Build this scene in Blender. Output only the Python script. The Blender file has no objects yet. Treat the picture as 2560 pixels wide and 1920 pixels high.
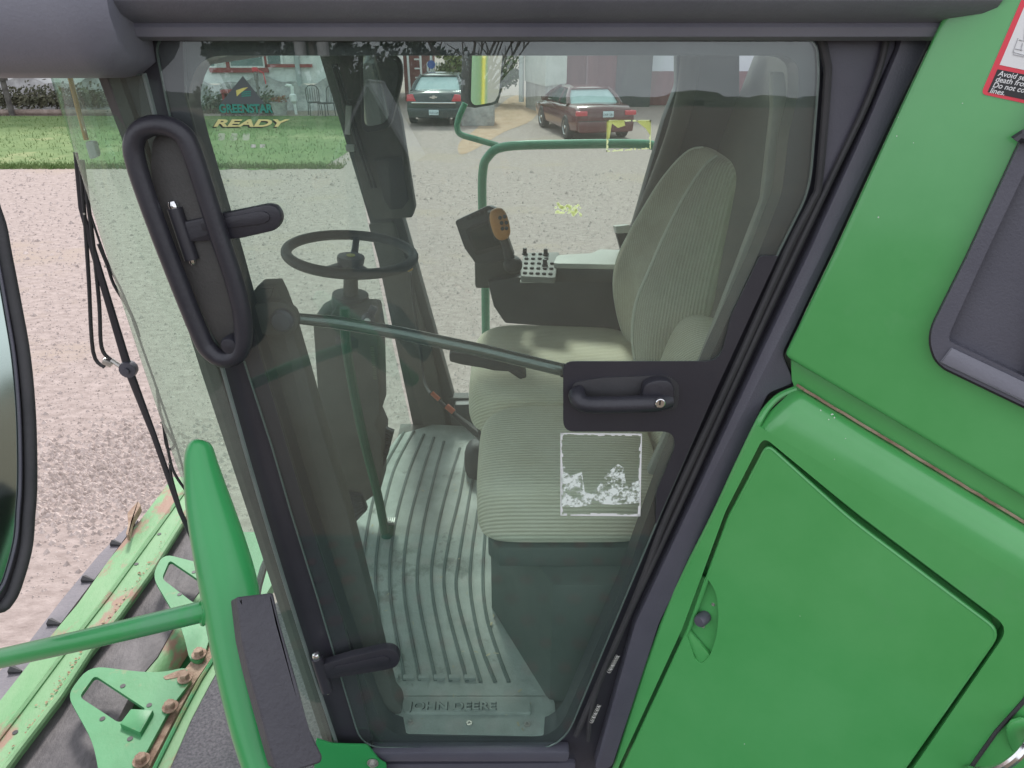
import bpy, bmesh, math, random
from mathutils import Vector, Matrix
from mathutils.geometry import tessellate_polygon
R = math.radians
rnd = random.Random(7)
S = bpy.context.scene
COL = S.collection
# ------------------------------------------------------------------ camera
CAMH = 3.1; PITCH = R(26.0); F = 1875.0           # focal length in pixels of the 2560 px wide photograph
cd = bpy.data.cameras.new('camera'); cam = bpy.data.objects.new('camera', cd); COL.objects.link(cam)
cd.lens = 36 * F / 2560; cd.sensor_width = 36; cd.clip_start = 0.02; cd.clip_end = 3000
cam.location = (0, 0, CAMH); cam.rotation_euler = (R(90) - PITCH, 0, 0)
S.camera = cam
# ------------------------------------------------------------------ sky and sun
SUN_EL = R(45); SUN_AZ = R(-12)                   # azimuth clockwise from +Y: the veiled sun stands ahead of the camera, high up
w = bpy.data.worlds.new('World'); S.world = w; w.use_nodes = True
wn = w.node_tree.nodes; wl = w.node_tree.links
sky = wn.new('ShaderNodeTexSky'); sky.sky_type = 'NISHITA'; sky.sun_disc = False
sky.sun_elevation = SUN_EL; sky.sun_rotation = SUN_AZ; sky.dust_density = 4; sky.air_density = 1.0; sky.ozone_density = 1
hs = wn.new('ShaderNodeHueSaturation'); hs.inputs['Saturation'].default_value = 0.28; hs.inputs['Value'].default_value = 1.0
bg = wn['Background']; bg.inputs['Strength'].default_value = 0.15
wl.new(sky.outputs[0], hs.inputs['Color'])
# thin cloud deck: bright, slightly uneven
wt = wn.new('ShaderNodeTexCoord'); wm = wn.new('ShaderNodeMapping'); wm.inputs['Scale'].default_value = (1, 1, 3.2); wl.new(wt.outputs['Generated'], wm.inputs[0])
wz = wn.new('ShaderNodeTexNoise'); wz.inputs['Scale'].default_value = 2.2; wz.inputs['Detail'].default_value = 7; wl.new(wm.outputs[0], wz.inputs['Vector'])
wr = wn.new('ShaderNodeMapRange'); wr.inputs[1].default_value = .3; wr.inputs[2].default_value = .7; wr.inputs[3].default_value = 5.2; wr.inputs[4].default_value = 10.5; wl.new(wz.outputs[0], wr.inputs[0])
wc_ = wn.new('ShaderNodeVectorMath'); wc_.operation = 'SCALE'; wc_.inputs[0].default_value = (.93, .96, 1.04); wl.new(wr.outputs[0], wc_.inputs['Scale'])
wx = wn.new('ShaderNodeMix'); wx.data_type = 'RGBA'; wx.inputs['Factor'].default_value = .75; wl.new(hs.outputs[0], wx.inputs['A']); wl.new(wc_.outputs[0], wx.inputs['B'])
wl.new(wx.outputs['Result'], bg.inputs['Color'])
sd = bpy.data.lights.new('sun', 'SUN'); sd.energy = 2.5; sd.angle = R(10); sd.color = (1, .955, .90)
so = bpy.data.objects.new('sun', sd); COL.objects.link(so)
sdir = Vector((math.sin(SUN_AZ) * math.cos(SUN_EL), math.cos(SUN_AZ) * math.cos(SUN_EL), math.sin(SUN_EL)))
so.rotation_euler = sdir.to_track_quat('Z', 'Y').to_euler(); so.location = sdir * 50
S.view_settings.view_transform = 'Standard'; S.view_settings.look = 'None'
S.view_settings.gamma = 1; S.view_settings.exposure = 0.45
S.cycles.max_bounces = 10; S.cycles.transparent_max_bounces = 16

# ------------------------------------------------------------------ measuring helpers
cp, sp = math.cos(PITCH), math.sin(PITCH)
def ray(x, y):
    u = x - 1280; v = 960 - y
    return Vector((u, F * cp + v * sp, -F * sp + v * cp))
CO = Vector((0, 0, CAMH))
def oY(x, y, Y): d = ray(x, y); return CO + d * (Y / d.y)
def oZ(x, y, Z): d = ray(x, y); return CO + d * ((Z - CAMH) / d.z)
def oD(x, y, dep): d = ray(x, y); return CO + d * (dep / F)
class Plane:
    def __init__(s, o, n): s.o = Vector(o); s.n = Vector(n).normalized()
    def p(s, x, y, off=0):
        d = ray(x, y); o = s.o + s.n * off
        t = (o - CO).dot(s.n) / d.dot(s.n)
        return CO + d * t
    def near(s, x, y, off): return s.p(x, y, off)
TD = R(2.5)
DOOR = Plane((0, 1.25, CAMH), (0, -math.cos(TD), math.sin(TD)))
_c = DOOR.p(1960, 889)
BODY = Plane(_c, (-.46, -.86, .10))
FAR = Plane((0, 2.7, CAMH), (0, -1, 0))
ZF = CAMH - 1.50                                   # cab floor
# ------------------------------------------------------------------ objects
def tag(o, label=None, cat=None, group=None, kind=None):
    if label: o['label'] = label
    if cat: o['category'] = cat
    if group: o['group'] = group
    if kind: o['kind'] = kind
    return o
def thing(name, label, cat, loc=(0, 0, 0), group=None, rz=0):
    o = bpy.data.objects.new(name, None); COL.objects.link(o); o.location = loc; o.rotation_euler = (0, 0, rz)
    o.empty_display_size = .2
    return tag(o, label, cat, group)
def sharp(bm, ang=.6):
    for f in bm.faces: f.smooth = True
    for e in bm.edges:
        if len(e.link_faces) == 2:
            try:
                if e.calc_face_angle() > ang: e.smooth = False
            except Exception: pass
def obj(name, bm, m, parent=None, local=False, ang=.6, smooth=True):
    bmesh.ops.recalc_face_normals(bm, faces=bm.faces)
    if smooth: sharp(bm, ang)
    me = bpy.data.meshes.new(name); bm.to_mesh(me); bm.free()
    o = bpy.data.objects.new(name, me); COL.objects.link(o)
    me.materials.append(m)
    if parent:
        o.parent = parent
        if not local and parent.type == 'EMPTY':
            o.matrix_parent_inverse = (Matrix.Translation(parent.location) @ parent.rotation_euler.to_matrix().to_4x4()).inverted()
    return o
def struct(name, bm, m): return tag(obj(name, bm, m), kind='structure')
# ------------------------------------------------------------------ shape helpers
def box(bm, c, s, rot=None, bev=0, seg=2):
    M = Matrix.Translation(c) @ (rot.to_4x4() if rot else Matrix.Identity(4)) @ Matrix.Diagonal((s[0], s[1], s[2], 1))
    b2 = bmesh.new(); bmesh.ops.create_cube(b2, size=1, matrix=M)
    if bev: bmesh.ops.bevel(b2, geom=b2.edges[:], offset=bev, segments=seg, affect='EDGES', profile=.6)
    merge(bm, b2)
def merge(bm, b2):
    me = bpy.data.meshes.new('t'); b2.to_mesh(me); b2.free(); bm.from_mesh(me); bpy.data.meshes.remove(me)
def prism(bm, pts, n, th, bev=0, holes=(), seg=2):
    """pts (3D, coplanar) make the face towards n; the solid goes th behind it"""
    n = Vector(n).normalized(); b2 = bmesh.new()
    loops = [[Vector(p) for p in pts]] + [[Vector(p) for p in h] for h in holes]
    if not holes:
        vs = [b2.verts.new(p) for p in loops[0]]
        f = b2.faces.new(vs)
        r = bmesh.ops.extrude_face_region(b2, geom=[f])
        bmesh.ops.translate(b2, verts=[v for v in r['geom'] if isinstance(v, bmesh.types.BMVert)], vec=-n * th)
        bmesh.ops.recalc_face_normals(b2, faces=b2.faces)
        if bev:
            es = [e for e in b2.edges if len(e.link_faces) == 2 and e.calc_face_angle() > .9]
            bmesh.ops.bevel(b2, geom=es, offset=bev, segments=seg, affect='EDGES', profile=.6)
    else:
        idx = []; fr = []; bk = []
        for L in loops:
            fr.append([b2.verts.new(p) for p in L]); bk.append([b2.verts.new(p - n * th) for p in L])
        F_ = [v for L in fr for v in L]; B_ = [v for L in bk for v in L]
        for t in tessellate_polygon(loops):
            b2.faces.new([F_[i] for i in t]); b2.faces.new([B_[i] for i in reversed(t)])
        for A, B in zip(fr, bk):
            for i in range(len(A)):
                j = (i + 1) % len(A); b2.faces.new([A[i], A[j], B[j], B[i]])
    bmesh.ops.recalc_face_normals(b2, faces=b2.faces)
    merge(bm, b2)
def rnd_poly(pts, r, seg=5):
    """round the corners of a 2D/3D polygon with radius r (number or list)"""
    out = []; N = len(pts); pts = [Vector(p) for p in pts]
    for i, p in enumerate(pts):
        a, b = pts[i - 1], pts[(i + 1) % N]; rr = r[i] if isinstance(r, (list, tuple)) else r
        if rr <= 0: out.append(p); continue
        da, db = (a - p), (b - p); ra = min(rr, da.length * .48); rb = min(rr, db.length * .48)
        A = p + da.normalized() * ra; B = p + db.normalized() * rb
        for k in range(seg + 1):
            t = k / seg; out.append(A * (1 - t) ** 2 + p * 2 * t * (1 - t) + B * t * t)
    return out
def pl(plane, px, off=0, r=0, seg=5):
    """trace a pixel outline on a plane in the scene, rounding corners (r in pixels)"""
    P2 = rnd_poly([(x, y) for x, y in px], r, seg) if r else [Vector(p) for p in px]
    return [plane.near(p[0], p[1], off) for p in P2]
def smooth_path(pts, n=6, closed=False):
    P = [Vector(p) for p in pts]; N = len(P); out = []
    rng = range(N if closed else N - 1)
    for i in rng:
        g = (lambda k: P[k % N]) if closed else (lambda k: P[max(0, min(N - 1, k))])
        p0, p1, p2, p3 = g(i - 1), g(i), g(i + 1), g(i + 2)
        for k in range(n):
            t = k / n
            out.append(.5 * ((2 * p1) + (-p0 + p2) * t + (2 * p0 - 5 * p1 + 4 * p2 - p3) * t * t + (-p0 + 3 * p1 - 3 * p2 + p3) * t ** 3))
    if not closed: out.append(P[-1])
    return out
def tube(bm, pts, r, sides=10, closed=False, flat=None, caps=True):
    """sweep a circle (or an ellipse: flat=(direction, ratio)) along pts; r number or list"""
    P = [Vector(p) for p in pts]; N = len(P); rings = []
    up = None
    for i, p in enumerate(P):
        if closed: t = P[(i + 1) % N] - P[i - 1]
        else: t = P[min(i + 1, N - 1)] - P[max(i - 1, 0)]
        t.normalize()
        if flat: a = Vector(flat[0]); a = (a - t * a.dot(t)).normalized()
        else:
            if up is None: up = Vector((0, 0, 1)) if abs(t.z) < .9 else Vector((1, 0, 0))
            a = (up - t * up.dot(t)).normalized(); up = a
        b = t.cross(a); k = flat[1] if flat else 1
        rr = r[i] if isinstance(r, (list, tuple)) else r
        rings.append([bm.verts.new(p + a * rr * math.cos(q) * k + b * rr * math.sin(q)) for q in [2 * math.pi * j / sides for j in range(sides)]])
    for i in range(N if closed else N - 1):
        A, B = rings[i], rings[(i + 1) % N]
        for j in range(sides):
            k = (j + 1) % sides; bm.faces.new([A[j], A[k], B[k], B[j]])
    if not closed and caps:
        bm.faces.new(rings[0]); bm.faces.new(rings[-1])
def lathe(bm, prof, M=Matrix.Identity(4), sides=24):
    rings = []
    for r, z in prof:
        rings.append([bm.verts.new(M @ Vector((max(r, 1e-4) * math.cos(2 * math.pi * j / sides), max(r, 1e-4) * math.sin(2 * math.pi * j / sides), z))) for j in range(sides)])
    for A, B in zip(rings, rings[1:]):
        for j in range(sides):
            k = (j + 1) % sides; bm.faces.new([A[j], A[k], B[k], B[j]])
    bm.faces.new(rings[0]); bm.faces.new(rings[-1])
def basis(o, z, x=None):
    z = Vector(z).normalized(); x = Vector(x) if x else (Vector((1, 0, 0)) if abs(z.x) < .9 else Vector((0, 1, 0)))
    x = (x - z * x.dot(z)).normalized(); y = z.cross(x)
    return Matrix(((x.x, y.x, z.x, o[0]), (x.y, y.y, z.y, o[1]), (x.z, y.z, z.z, o[2]), (0, 0, 0, 1)))
def grid(bm, fn, nu, nv):
    V = [[bm.verts.new(fn(i / nu, j / nv)) for j in range(nv + 1)] for i in range(nu + 1)]
    for i in range(nu):
        for j in range(nv): bm.faces.new([V[i][j], V[i + 1][j], V[i + 1][j + 1], V[i][j + 1]])
def text(name, s, M, size, m, parent, depth=0.0, shear=0, align='LEFT', width=1.0, bold=0.0, spacing=1):
    c = bpy.data.curves.new(name, 'FONT'); c.body = s; c.size = size; c.extrude = depth; c.shear = shear; c.align_x = align
    c.offset = bold; c.space_character = spacing
    o = bpy.data.objects.new(name, c); COL.objects.link(o)
    me = bpy.data.meshes.new_from_object(o); bpy.data.objects.remove(o)
    me.transform(M @ Matrix.Diagonal((width, 1, 1, 1))); me.materials.clear(); me.materials.append(m)
    t = bpy.data.objects.new(name, me); COL.objects.link(t)
    if parent:
        t.parent = parent
        if parent.type == 'EMPTY': t.matrix_parent_inverse = (Matrix.Translation(parent.location) @ parent.rotation_euler.to_matrix().to_4x4()).inverted()
    return t
# ------------------------------------------------------------------ materials
def mat(name, c1, c2=None, scale=8, rough=.5, bump=0, bscale=None, metal=0, coat=0, detail=6, stretch=None, spec=.5, rvar=0, c3=None, c3scale=2, c3at=.6, lo=.35, hi=.65):
    m = bpy.data.materials.new(name); m.use_nodes = True; N = m.node_tree.nodes; L = m.node_tree.links
    b = N['Principled BSDF']; b.inputs['Roughness'].default_value = rough; b.inputs['Metallic'].default_value = metal
    b.inputs['Coat Weight'].default_value = coat; b.inputs['Coat Roughness'].default_value = .12; b.inputs['Specular IOR Level'].default_value = spec
    b.inputs['Base Color'].default_value = (*c1, 1)
    tc = N.new('ShaderNodeTexCoord'); mp = N.new('ShaderNodeMapping'); L.new(tc.outputs['Object'], mp.inputs[0])
    if stretch: mp.inputs['Scale'].default_value = stretch
    def noise(sc, d=detail):
        n = N.new('ShaderNodeTexNoise'); n.inputs['Scale'].default_value = sc; n.inputs['Detail'].default_value = d; n.inputs['Roughness'].default_value = .65
        L.new(mp.outputs[0], n.inputs['Vector']); return n
    if c2:
        n = noise(scale); r = N.new('ShaderNodeMapRange'); r.inputs[1].default_value = lo; r.inputs[2].default_value = hi
        L.new(n.outputs[0], r.inputs[0])
        mx = N.new('ShaderNodeMix'); mx.data_type = 'RGBA'; mx.inputs['A'].default_value = (*c1, 1); mx.inputs['B'].default_value = (*c2, 1)
        L.new(r.outputs[0], mx.inputs['Factor']); out = mx.outputs['Result']
        if c3:
            n3 = noise(c3scale); r3 = N.new('ShaderNodeMapRange'); r3.inputs[1].default_value = c3at; r3.inputs[2].default_value = c3at + .06
            L.new(n3.outputs[0], r3.inputs[0])
            m3 = N.new('ShaderNodeMix'); m3.data_type = 'RGBA'; m3.inputs['B'].default_value = (*c3, 1)
            L.new(out, m3.inputs['A']); L.new(r3.outputs[0], m3.inputs['Factor']); out = m3.outputs['Result']
        L.new(out, b.inputs['Base Color'])
    if rvar:
        n = noise(scale * .7); r = N.new('ShaderNodeMapRange'); r.inputs[3].default_value = rough - rvar; r.inputs[4].default_value = rough + rvar
        L.new(n.outputs[0], r.inputs[0]); L.new(r.outputs[0], b.inputs['Roughness'])
    if bump:
        n = noise(bscale or scale * 3, 3); bp = N.new('ShaderNodeBump'); bp.inputs['Strength'].default_value = bump; bp.inputs['Distance'].default_value = .01
        L.new(n.outputs[0], bp.inputs['Height']); L.new(bp.outputs[0], b.inputs['Normal'])
    return m
def glass(name, tint, refl=.11, dirt_or_reflection=.03, dirtcol=(.6, .6, .58), dscale=3, graze=.6):
    m = bpy.data.materials.new(name); m.use_nodes = True; N = m.node_tree.nodes; L = m.node_tree.links
    N.remove(N['Principled BSDF']); out = N['Material Output']
    t = N.new('ShaderNodeBsdfTransparent'); t.inputs[0].default_value = (*tint, 1)
    g = N.new('ShaderNodeBsdfGlossy'); g.inputs['Roughness'].default_value = 0.0
    lw = N.new('ShaderNodeLayerWeight'); lw.inputs[0].default_value = .5
    pw = N.new('ShaderNodeMath'); pw.operation = 'POWER'; pw.inputs[1].default_value = 5; L.new(lw.outputs['Facing'], pw.inputs[0])
    mm = N.new('ShaderNodeMath'); mm.operation = 'MULTIPLY_ADD'; mm.inputs[1].default_value = graze; mm.inputs[2].default_value = refl; mm.use_clamp = True
    L.new(pw.outputs[0], mm.inputs[0])
    mx = N.new('ShaderNodeMixShader'); L.new(mm.outputs[0], mx.inputs[0]); L.new(t.outputs[0], mx.inputs[1]); L.new(g.outputs[0], mx.inputs[2])
    d = N.new('ShaderNodeBsdfDiffuse'); d.inputs[0].default_value = (*dirtcol, 1)
    tc = N.new('ShaderNodeTexCoord'); n = N.new('ShaderNodeTexNoise'); n.inputs['Scale'].default_value = dscale; n.inputs['Detail'].default_value = 8
    L.new(tc.outputs['Object'], n.inputs['Vector'])
    r = N.new('ShaderNodeMapRange'); r.inputs[1].default_value = .35; r.inputs[2].default_value = .8; r.inputs[3].default_value = dirt_or_reflection * .5; r.inputs[4].default_value = dirt_or_reflection * 2.2
    L.new(n.outputs[0], r.inputs[0])
    dt = N.new('ShaderNodeBsdfTranslucent'); dt.inputs[0].default_value = (*dirtcol, 1)          # dust film: scatters light both ways
    dm = N.new('ShaderNodeMixShader'); dm.inputs[0].default_value = .55; L.new(d.outputs[0], dm.inputs[1]); L.new(dt.outputs[0], dm.inputs[2])
    m2 = N.new('ShaderNodeMixShader'); L.new(r.outputs[0], m2.inputs[0]); L.new(mx.outputs[0], m2.inputs[1]); L.new(dm.outputs[0], m2.inputs[2])
    L.new(m2.outputs[0], out.inputs[0]); return m
def residue(name, col, scale, thr, soft=.08):
    """old sticker glue: opaque where the noise is high"""
    m = bpy.data.materials.new(name); m.use_nodes = True; N = m.node_tree.nodes; L = m.node_tree.links
    b = N['Principled BSDF']; b.inputs['Base Color'].default_value = (*col, 1); b.inputs['Roughness'].default_value = .8
    tc = N.new('ShaderNodeTexCoord'); n = N.new('ShaderNodeTexNoise'); n.inputs['Scale'].default_value = scale; n.inputs['Detail'].default_value = 9; n.inputs['Roughness'].default_value = .7
    L.new(tc.outputs['Object'], n.inputs['Vector']); r = N.new('ShaderNodeMapRange'); r.inputs[1].default_value = thr; r.inputs[2].default_value = thr + soft
    L.new(n.outputs[0], r.inputs[0]); L.new(r.outputs[0], b.inputs['Alpha']); return m
def backlit(name, col):
    m = bpy.data.materials.new(name); m.use_nodes = True; N = m.node_tree.nodes; L = m.node_tree.links; N.remove(N['Principled BSDF'])
    d = N.new('ShaderNodeBsdfDiffuse'); t = N.new('ShaderNodeBsdfTranslucent'); d.inputs[0].default_value = t.inputs[0].default_value = (*col, 1)
    x = N.new('ShaderNodeMixShader'); x.inputs[0].default_value = .75; L.new(d.outputs[0], x.inputs[1]); L.new(t.outputs[0], x.inputs[2]); L.new(x.outputs[0], N['Material Output'].inputs[0]); return m
M_ = {}
M_['black'] = mat('black_plastic', (.075, .074, .097), (.092, .091, .115), 5, .42, .12, 260, rvar=.08)
M_['black_side'] = mat('black_frame_paint', (.026, .025, .034), (.038, .037, .046), 3, .38, .05, 180, rvar=.06)
M_['roof'] = mat('roof_plastic', (.15, .15, .185), (.19, .19, .225), 2.5, .5, .1, 200, rvar=.08)
M_['hard'] = mat('black_hardware', (.022, .022, .030), (.034, .033, .042), 6, .38, .1, 220, rvar=.06)
M_['rubber'] = mat('black_rubber', (.028, .028, .032), (.045, .044, .048), 6, .6, .1, 120)
M_['pad'] = mat('grey_rubber_pad', (.040, .038, .048), (.058, .056, .066), 7, .62, .3, 160, c3=(.16, .15, .14), c3scale=14, c3at=.68)
M_['green'] = mat('green_paint', (.022, .24, .065), (.03, .28, .08), 1.3, .34, .03, 60, coat=.25, rvar=.08, c3=(.05, .26, .10), c3scale=5, c3at=.62)
M_['green_panel'] = mat('green_panel_paint', (.062, .33, .085), (.095, .385, .120), 2.0, .34, .06, 3, coat=.6, rvar=.07, c3=(.085, .35, .11), c3scale=2.2, c3at=.60)
M_['dark_green'] = mat('dark_green_tube', (.020, .085, .055), (.03, .11, .07), 4, .35)
M_['rail'] = mat('rail_green', (.05, .25, .13), (.07, .30, .17), 5, .35, coat=.2)
M_['rusty_green'] = mat('weathered_light_green', (.13, .30, .13), (.20, .35, .18), 6, .6, .2, 60, c3=(.28, .17, .12), c3scale=6.5, c3at=.525, stretch=(1, .45, 1))
M_['bracket'] = mat('bracket_green', (.045, .22, .075), (.065, .27, .11), 5, .45, .05, 60, c3=(.17, .22, .10), c3scale=6, c3at=.60)
M_['rust'] = mat('rusted_steel', (.22, .13, .09), (.40, .30, .22), 18, .8, .5, 90)
M_['belt'] = mat('worn_rubber_belt', (.050, .046, .052), (.16, .145, .15), 7, .65, .4, 60, c3=(.26, .23, .22), c3scale=18, c3at=.66, stretch=(1, .5, 1))
M_['belt2'] = mat('grey_belt_edge', (.15, .14, .16), (.21, .19, .21), 7, .7, .3, 60)
M_['grit'] = mat('anti_slip_grit', (.085, .082, .095), (.19, .185, .20), 130, .85, .8, 300)
M_['interior'] = mat('interior_trim', (.065, .063, .062), (.09, .087, .083), 5, .6, .2, 200)
M_['trim_brown'] = mat('brown_grey_trim', (.085, .078, .073), (.125, .115, .105), 4, .7, .15, 120)
M_['headliner'] = mat('headliner', (.05, .05, .055), (.065, .065, .07), 5, .9)
M_['console'] = mat('console_plastic', (.055, .055, .062), (.075, .075, .082), 8, .5, .12, 300)
M_['console_light'] = mat('armrest_plastic', (.42, .43, .40), (.50, .50, .47), 8, .5, .12, 300)
M_['chrome'] = mat('chrome', (.75, .75, .76), rough=.12, metal=1)
M_['steel'] = mat('zinc_steel', (.45, .44, .42), (.6, .58, .55), 30, .4, metal=.8)
M_['orange'] = mat('orange_grip', (.62, .24, .07), (.72, .34, .12), 12, .45)
M_['amber'] = mat('amber_plastic', (.75, .42, .10), rough=.3)
M_['strip'] = mat('pale_seal_strip', (.30, .30, .27), (.38, .37, .33), 9, .6)
M_['mirror'] = mat('mirror_glass', (.80, .84, .82), rough=.03, metal=1)
M_['white'] = mat('white_print', (.78, .78, .78), rough=.5)
M_['red'] = mat('red_print', (.75, .05, .08), rough=.4)
M_['blackprint'] = mat('black_print', (.02, .02, .022), rough=.4)
M_['yellow'] = mat('yellow_print', (.62, .60, .18), (.50, .48, .14), 40, .5)
M_['teal'] = mat('teal_print', (.03, .24, .18), rough=.5)
M_['screen'] = mat('dark_screen', (.03, .04, .04), rough=.15)
M_['door_glass'] = glass('door_glass', (.90, .965, .945), .078, .046, (.62, .68, .64), 2.2)
M_['wind_glass'] = glass('windshield_glass', (.80, .94, .87), .06, .09, (.60, .70, .62), 2.2, .35)
M_['far_glass'] = glass('side_glass', (.95, .985, .965), .03, .012, (.66, .66, .6))
# seat cloth: fine ribs
def cloth(name, a, b, freq, axis=1):
    m = mat(name, a, b, 7, .95, 0, spec=.1); N = m.node_tree.nodes; L = m.node_tree.links
    wv = N.new('ShaderNodeTexWave'); wv.wave_type = 'BANDS'; wv.bands_direction = 'XYZ'[axis]; wv.inputs['Scale'].default_value = freq; wv.inputs['Distortion'].default_value = .6; wv.inputs['Detail'].default_value = 2
    tc = N.new('ShaderNodeTexCoord'); mp_ = N.new('ShaderNodeMapping'); mp_.inputs['Rotation'].default_value = (R(45), 0, 0) if axis == 2 else (0, 0, R(35)); L.new(tc.outputs['Object'], mp_.inputs[0]); L.new(mp_.outputs[0], wv.inputs['Vector'])
    bp = N.new('ShaderNodeBump'); bp.inputs['Strength'].default_value = .5; bp.inputs['Distance'].default_value = .003
    L.new(wv.outputs[1], bp.inputs['Height']); L.new(bp.outputs[0], N['Principled BSDF'].inputs['Normal'])
    src = [l for l in L if l.to_socket == N['Principled BSDF'].inputs['Base Color']][0].from_socket
    mx = N.new('ShaderNodeMix'); mx.data_type = 'RGBA'; mx.blend_type = 'MULTIPLY'; mx.inputs['Factor'].default_value = .20
    L.new(src, mx.inputs['A']); L.new(wv.outputs[0], mx.inputs['B']); L.new(mx.outputs['Result'], N['Principled BSDF'].inputs['Base Color'])
    return m
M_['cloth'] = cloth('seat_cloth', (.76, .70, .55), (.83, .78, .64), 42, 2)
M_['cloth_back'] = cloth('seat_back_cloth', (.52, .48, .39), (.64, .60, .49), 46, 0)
# ================================================================== ground
M_['gravel'] = mat('gravel_ground', (.205, .158, .142), (.42, .345, .32), 13, .95, .6, 55, c3=(.32, .255, .215), c3scale=.35, c3at=.55, detail=14, stretch=(.6, 1, 1), lo=.26, hi=.74)
M_['lawn'] = mat('lawn', (.085, .150, .042), (.15, .215, .075), 1.6, .95, .6, 60, detail=10, c3=(.20, .24, .10), c3scale=.5, c3at=.56)
M_['field'] = mat('field_soil', (.085, .065, .045), (.13, .10, .07), .5, 1, .5, 8, stretch=(.3, 1, 1))
M_['dirt_or_reflection'] = mat('orange_reflection_paint', (.38, .245, .16), (.44, .31, .22), 3, .95, .5, 60)  # orange glass reflection painted as a ground colour
bm = bmesh.new(); bmesh.ops.create_grid(bm, x_segments=2, y_segments=2, size=1500); struct('ground', bm, M_['gravel'])
def sheet(name, pts, m, z):
    bm = bmesh.new(); bm.faces.new([bm.verts.new((x, y, z)) for x, y in pts]); return struct(name, bm, m)
e = [(-60, 17.6)] + [(x, 17.6 + .14 * math.sin(x * 1.1) + .10 * math.sin(x * 2.7 + 1) + rnd.uniform(-.14, .14)) for x in [-40 + i * .22 for i in range(163)]] + [(-4.1, 22), (-3.9, 27.9), (-60, 27.9)]
sheet('lawn', e, M_['lawn'], .006)
sheet('field', [(-900, -1.2), (900, -1.2), (900, -1200), (-900, -1200)], M_['field'], .005)
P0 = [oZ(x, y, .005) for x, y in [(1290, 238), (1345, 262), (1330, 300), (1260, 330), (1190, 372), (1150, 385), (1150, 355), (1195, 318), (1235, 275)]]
sheet('orange_reflection', [(p.x, p.y) for p in smooth_path(P0, 4, True)], M_['dirt_or_reflection'], .006)  # flat patch standing in for an orange reflection in the glass
# blades of grass near the lawn edge, pebbles
bm = bmesh.new()
for i in range(26000):
    x = rnd.uniform(-26, -3.9); y = 17.55 + abs(rnd.gauss(0, .35)) if i % 3 else rnd.uniform(17.6, 27.8)
    h = rnd.uniform(.03, .09); a = rnd.uniform(0, 6.28); dx, dy = .012 * math.cos(a), .012 * math.sin(a)
    bm.faces.new([bm.verts.new((x - dx, y - dy, 0)), bm.verts.new((x + dx, y + dy, 0)), bm.verts.new((x + rnd.uniform(-.04, .04), y + rnd.uniform(-.04, .04), h))])
tag(obj('grass_blades', bm, mat('grass_blade', (.09, .155, .04), (.18, .24, .09), 3, .9), smooth=False), 'short green grass blades covering the mown lawn', 'grass', kind='stuff')
bm = bmesh.new()
def pebble(x, y, s):
    b2 = [bm.verts.new((x + s * rnd.uniform(.7, 1.2) * math.cos(a), y + s * rnd.uniform(.7, 1.2) * math.sin(a), 0.0)) for a in (0, 1.25, 2.5, 3.77, 5.0)]
    t = bm.verts.new((x + s * rnd.uniform(-.3, .3), y + s * rnd.uniform(-.3, .3), s * rnd.uniform(.6, 1.1)))
    for i in range(5): bm.faces.new([b2[i], b2[(i + 1) % 5], t])
for i in range(3800):
    c = oZ(245, 1190, 0); pebble(c.x + rnd.gauss(0, .42), c.y + rnd.gauss(0, .35), rnd.uniform(.008, .030))
for i in range(9000):
    q = oZ(rnd.uniform(20, 1500), rnd.uniform(430, 1500), 0); pebble(q.x, q.y, rnd.uniform(.004, .011))
for i in range(15000):
    q = oZ(rnd.uniform(-40, 1750), rnd.uniform(405, 1100), 0); s_ = rnd.uniform(.0007, .0017) * (q - CO).length * (2.2 if rnd.random() < .05 else 1)
    if q.y < 17.3: pebble(q.x, q.y, s_)
tag(obj('gravel_stones', bm, mat('pebble', (.33, .27, .245), (.50, .42, .39), 19, .9, lo=.40, hi=.60), smooth=False), 'loose pale gravel stones scattered over the yard', 'gravel', kind='stuff')

# ================================================================== far buildings
M_['stucco'] = mat('white_stucco', (.70, .70, .70), (.80, .80, .79), 2, .9, .2, 20, c3=(.55, .56, .57), c3scale=.7, c3at=.60)
M_['stone'] = mat('rubble_stone', (.30, .29, .29), (.52, .51, .50), 3.2, .95, 1, 5, detail=9)
M_['redtrim'] = mat('dark_red_trim', (.28, .045, .05), (.34, .07, .07), 4, .7)
M_['pane'] = mat('window_pane', (.10, .16, .17), (.22, .30, .30), .9, .12)
M_['frame_w'] = mat('white_frame', (.75, .76, .76), rough=.6)
b = thing('farm_building', 'long white stucco farm building with red trimmed windows and rubble base beyond the lawn', 'building', (-12, 30, 0))
bm = bmesh.new(); box(bm, (-18, 34, 3.0), (26, 7.6, 4.2)); obj('wall', bm, M_['stucco'], b)
bm = bmesh.new()
grid(bm, lambda u, v: Vector((-31 + 26.2 * u, 30.2 - .16 - .35 * (1 - v) ** 2 - .06 * math.sin(u * 90) * math.sin(v * 9 + u * 40), (1.02 + .13 * math.sin(u * 55) + .07 * math.sin(u * 131)) * v)), 200, 8)
obj('stone_base', bm, M_['stone'], b)
bm = bmesh.new(); box(bm, (-18, 34, 5.35), (27, 8.6, .25)); obj('roof', bm, mat('roof_sheet', (.2, .2, .21), rough=.6), b)
def bx_px(x0, x1, Y, z0, z1, dy=.08):
    a = oY(x0, 150, Y).x; c = oY(x1, 150, Y).x; return ((a + c) / 2, Y, (z0 + z1) / 2), (abs(c - a), dy, z1 - z0)
def zpx(y, Y): return oY(1000, y, Y).z
Yb = 30.2
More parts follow.
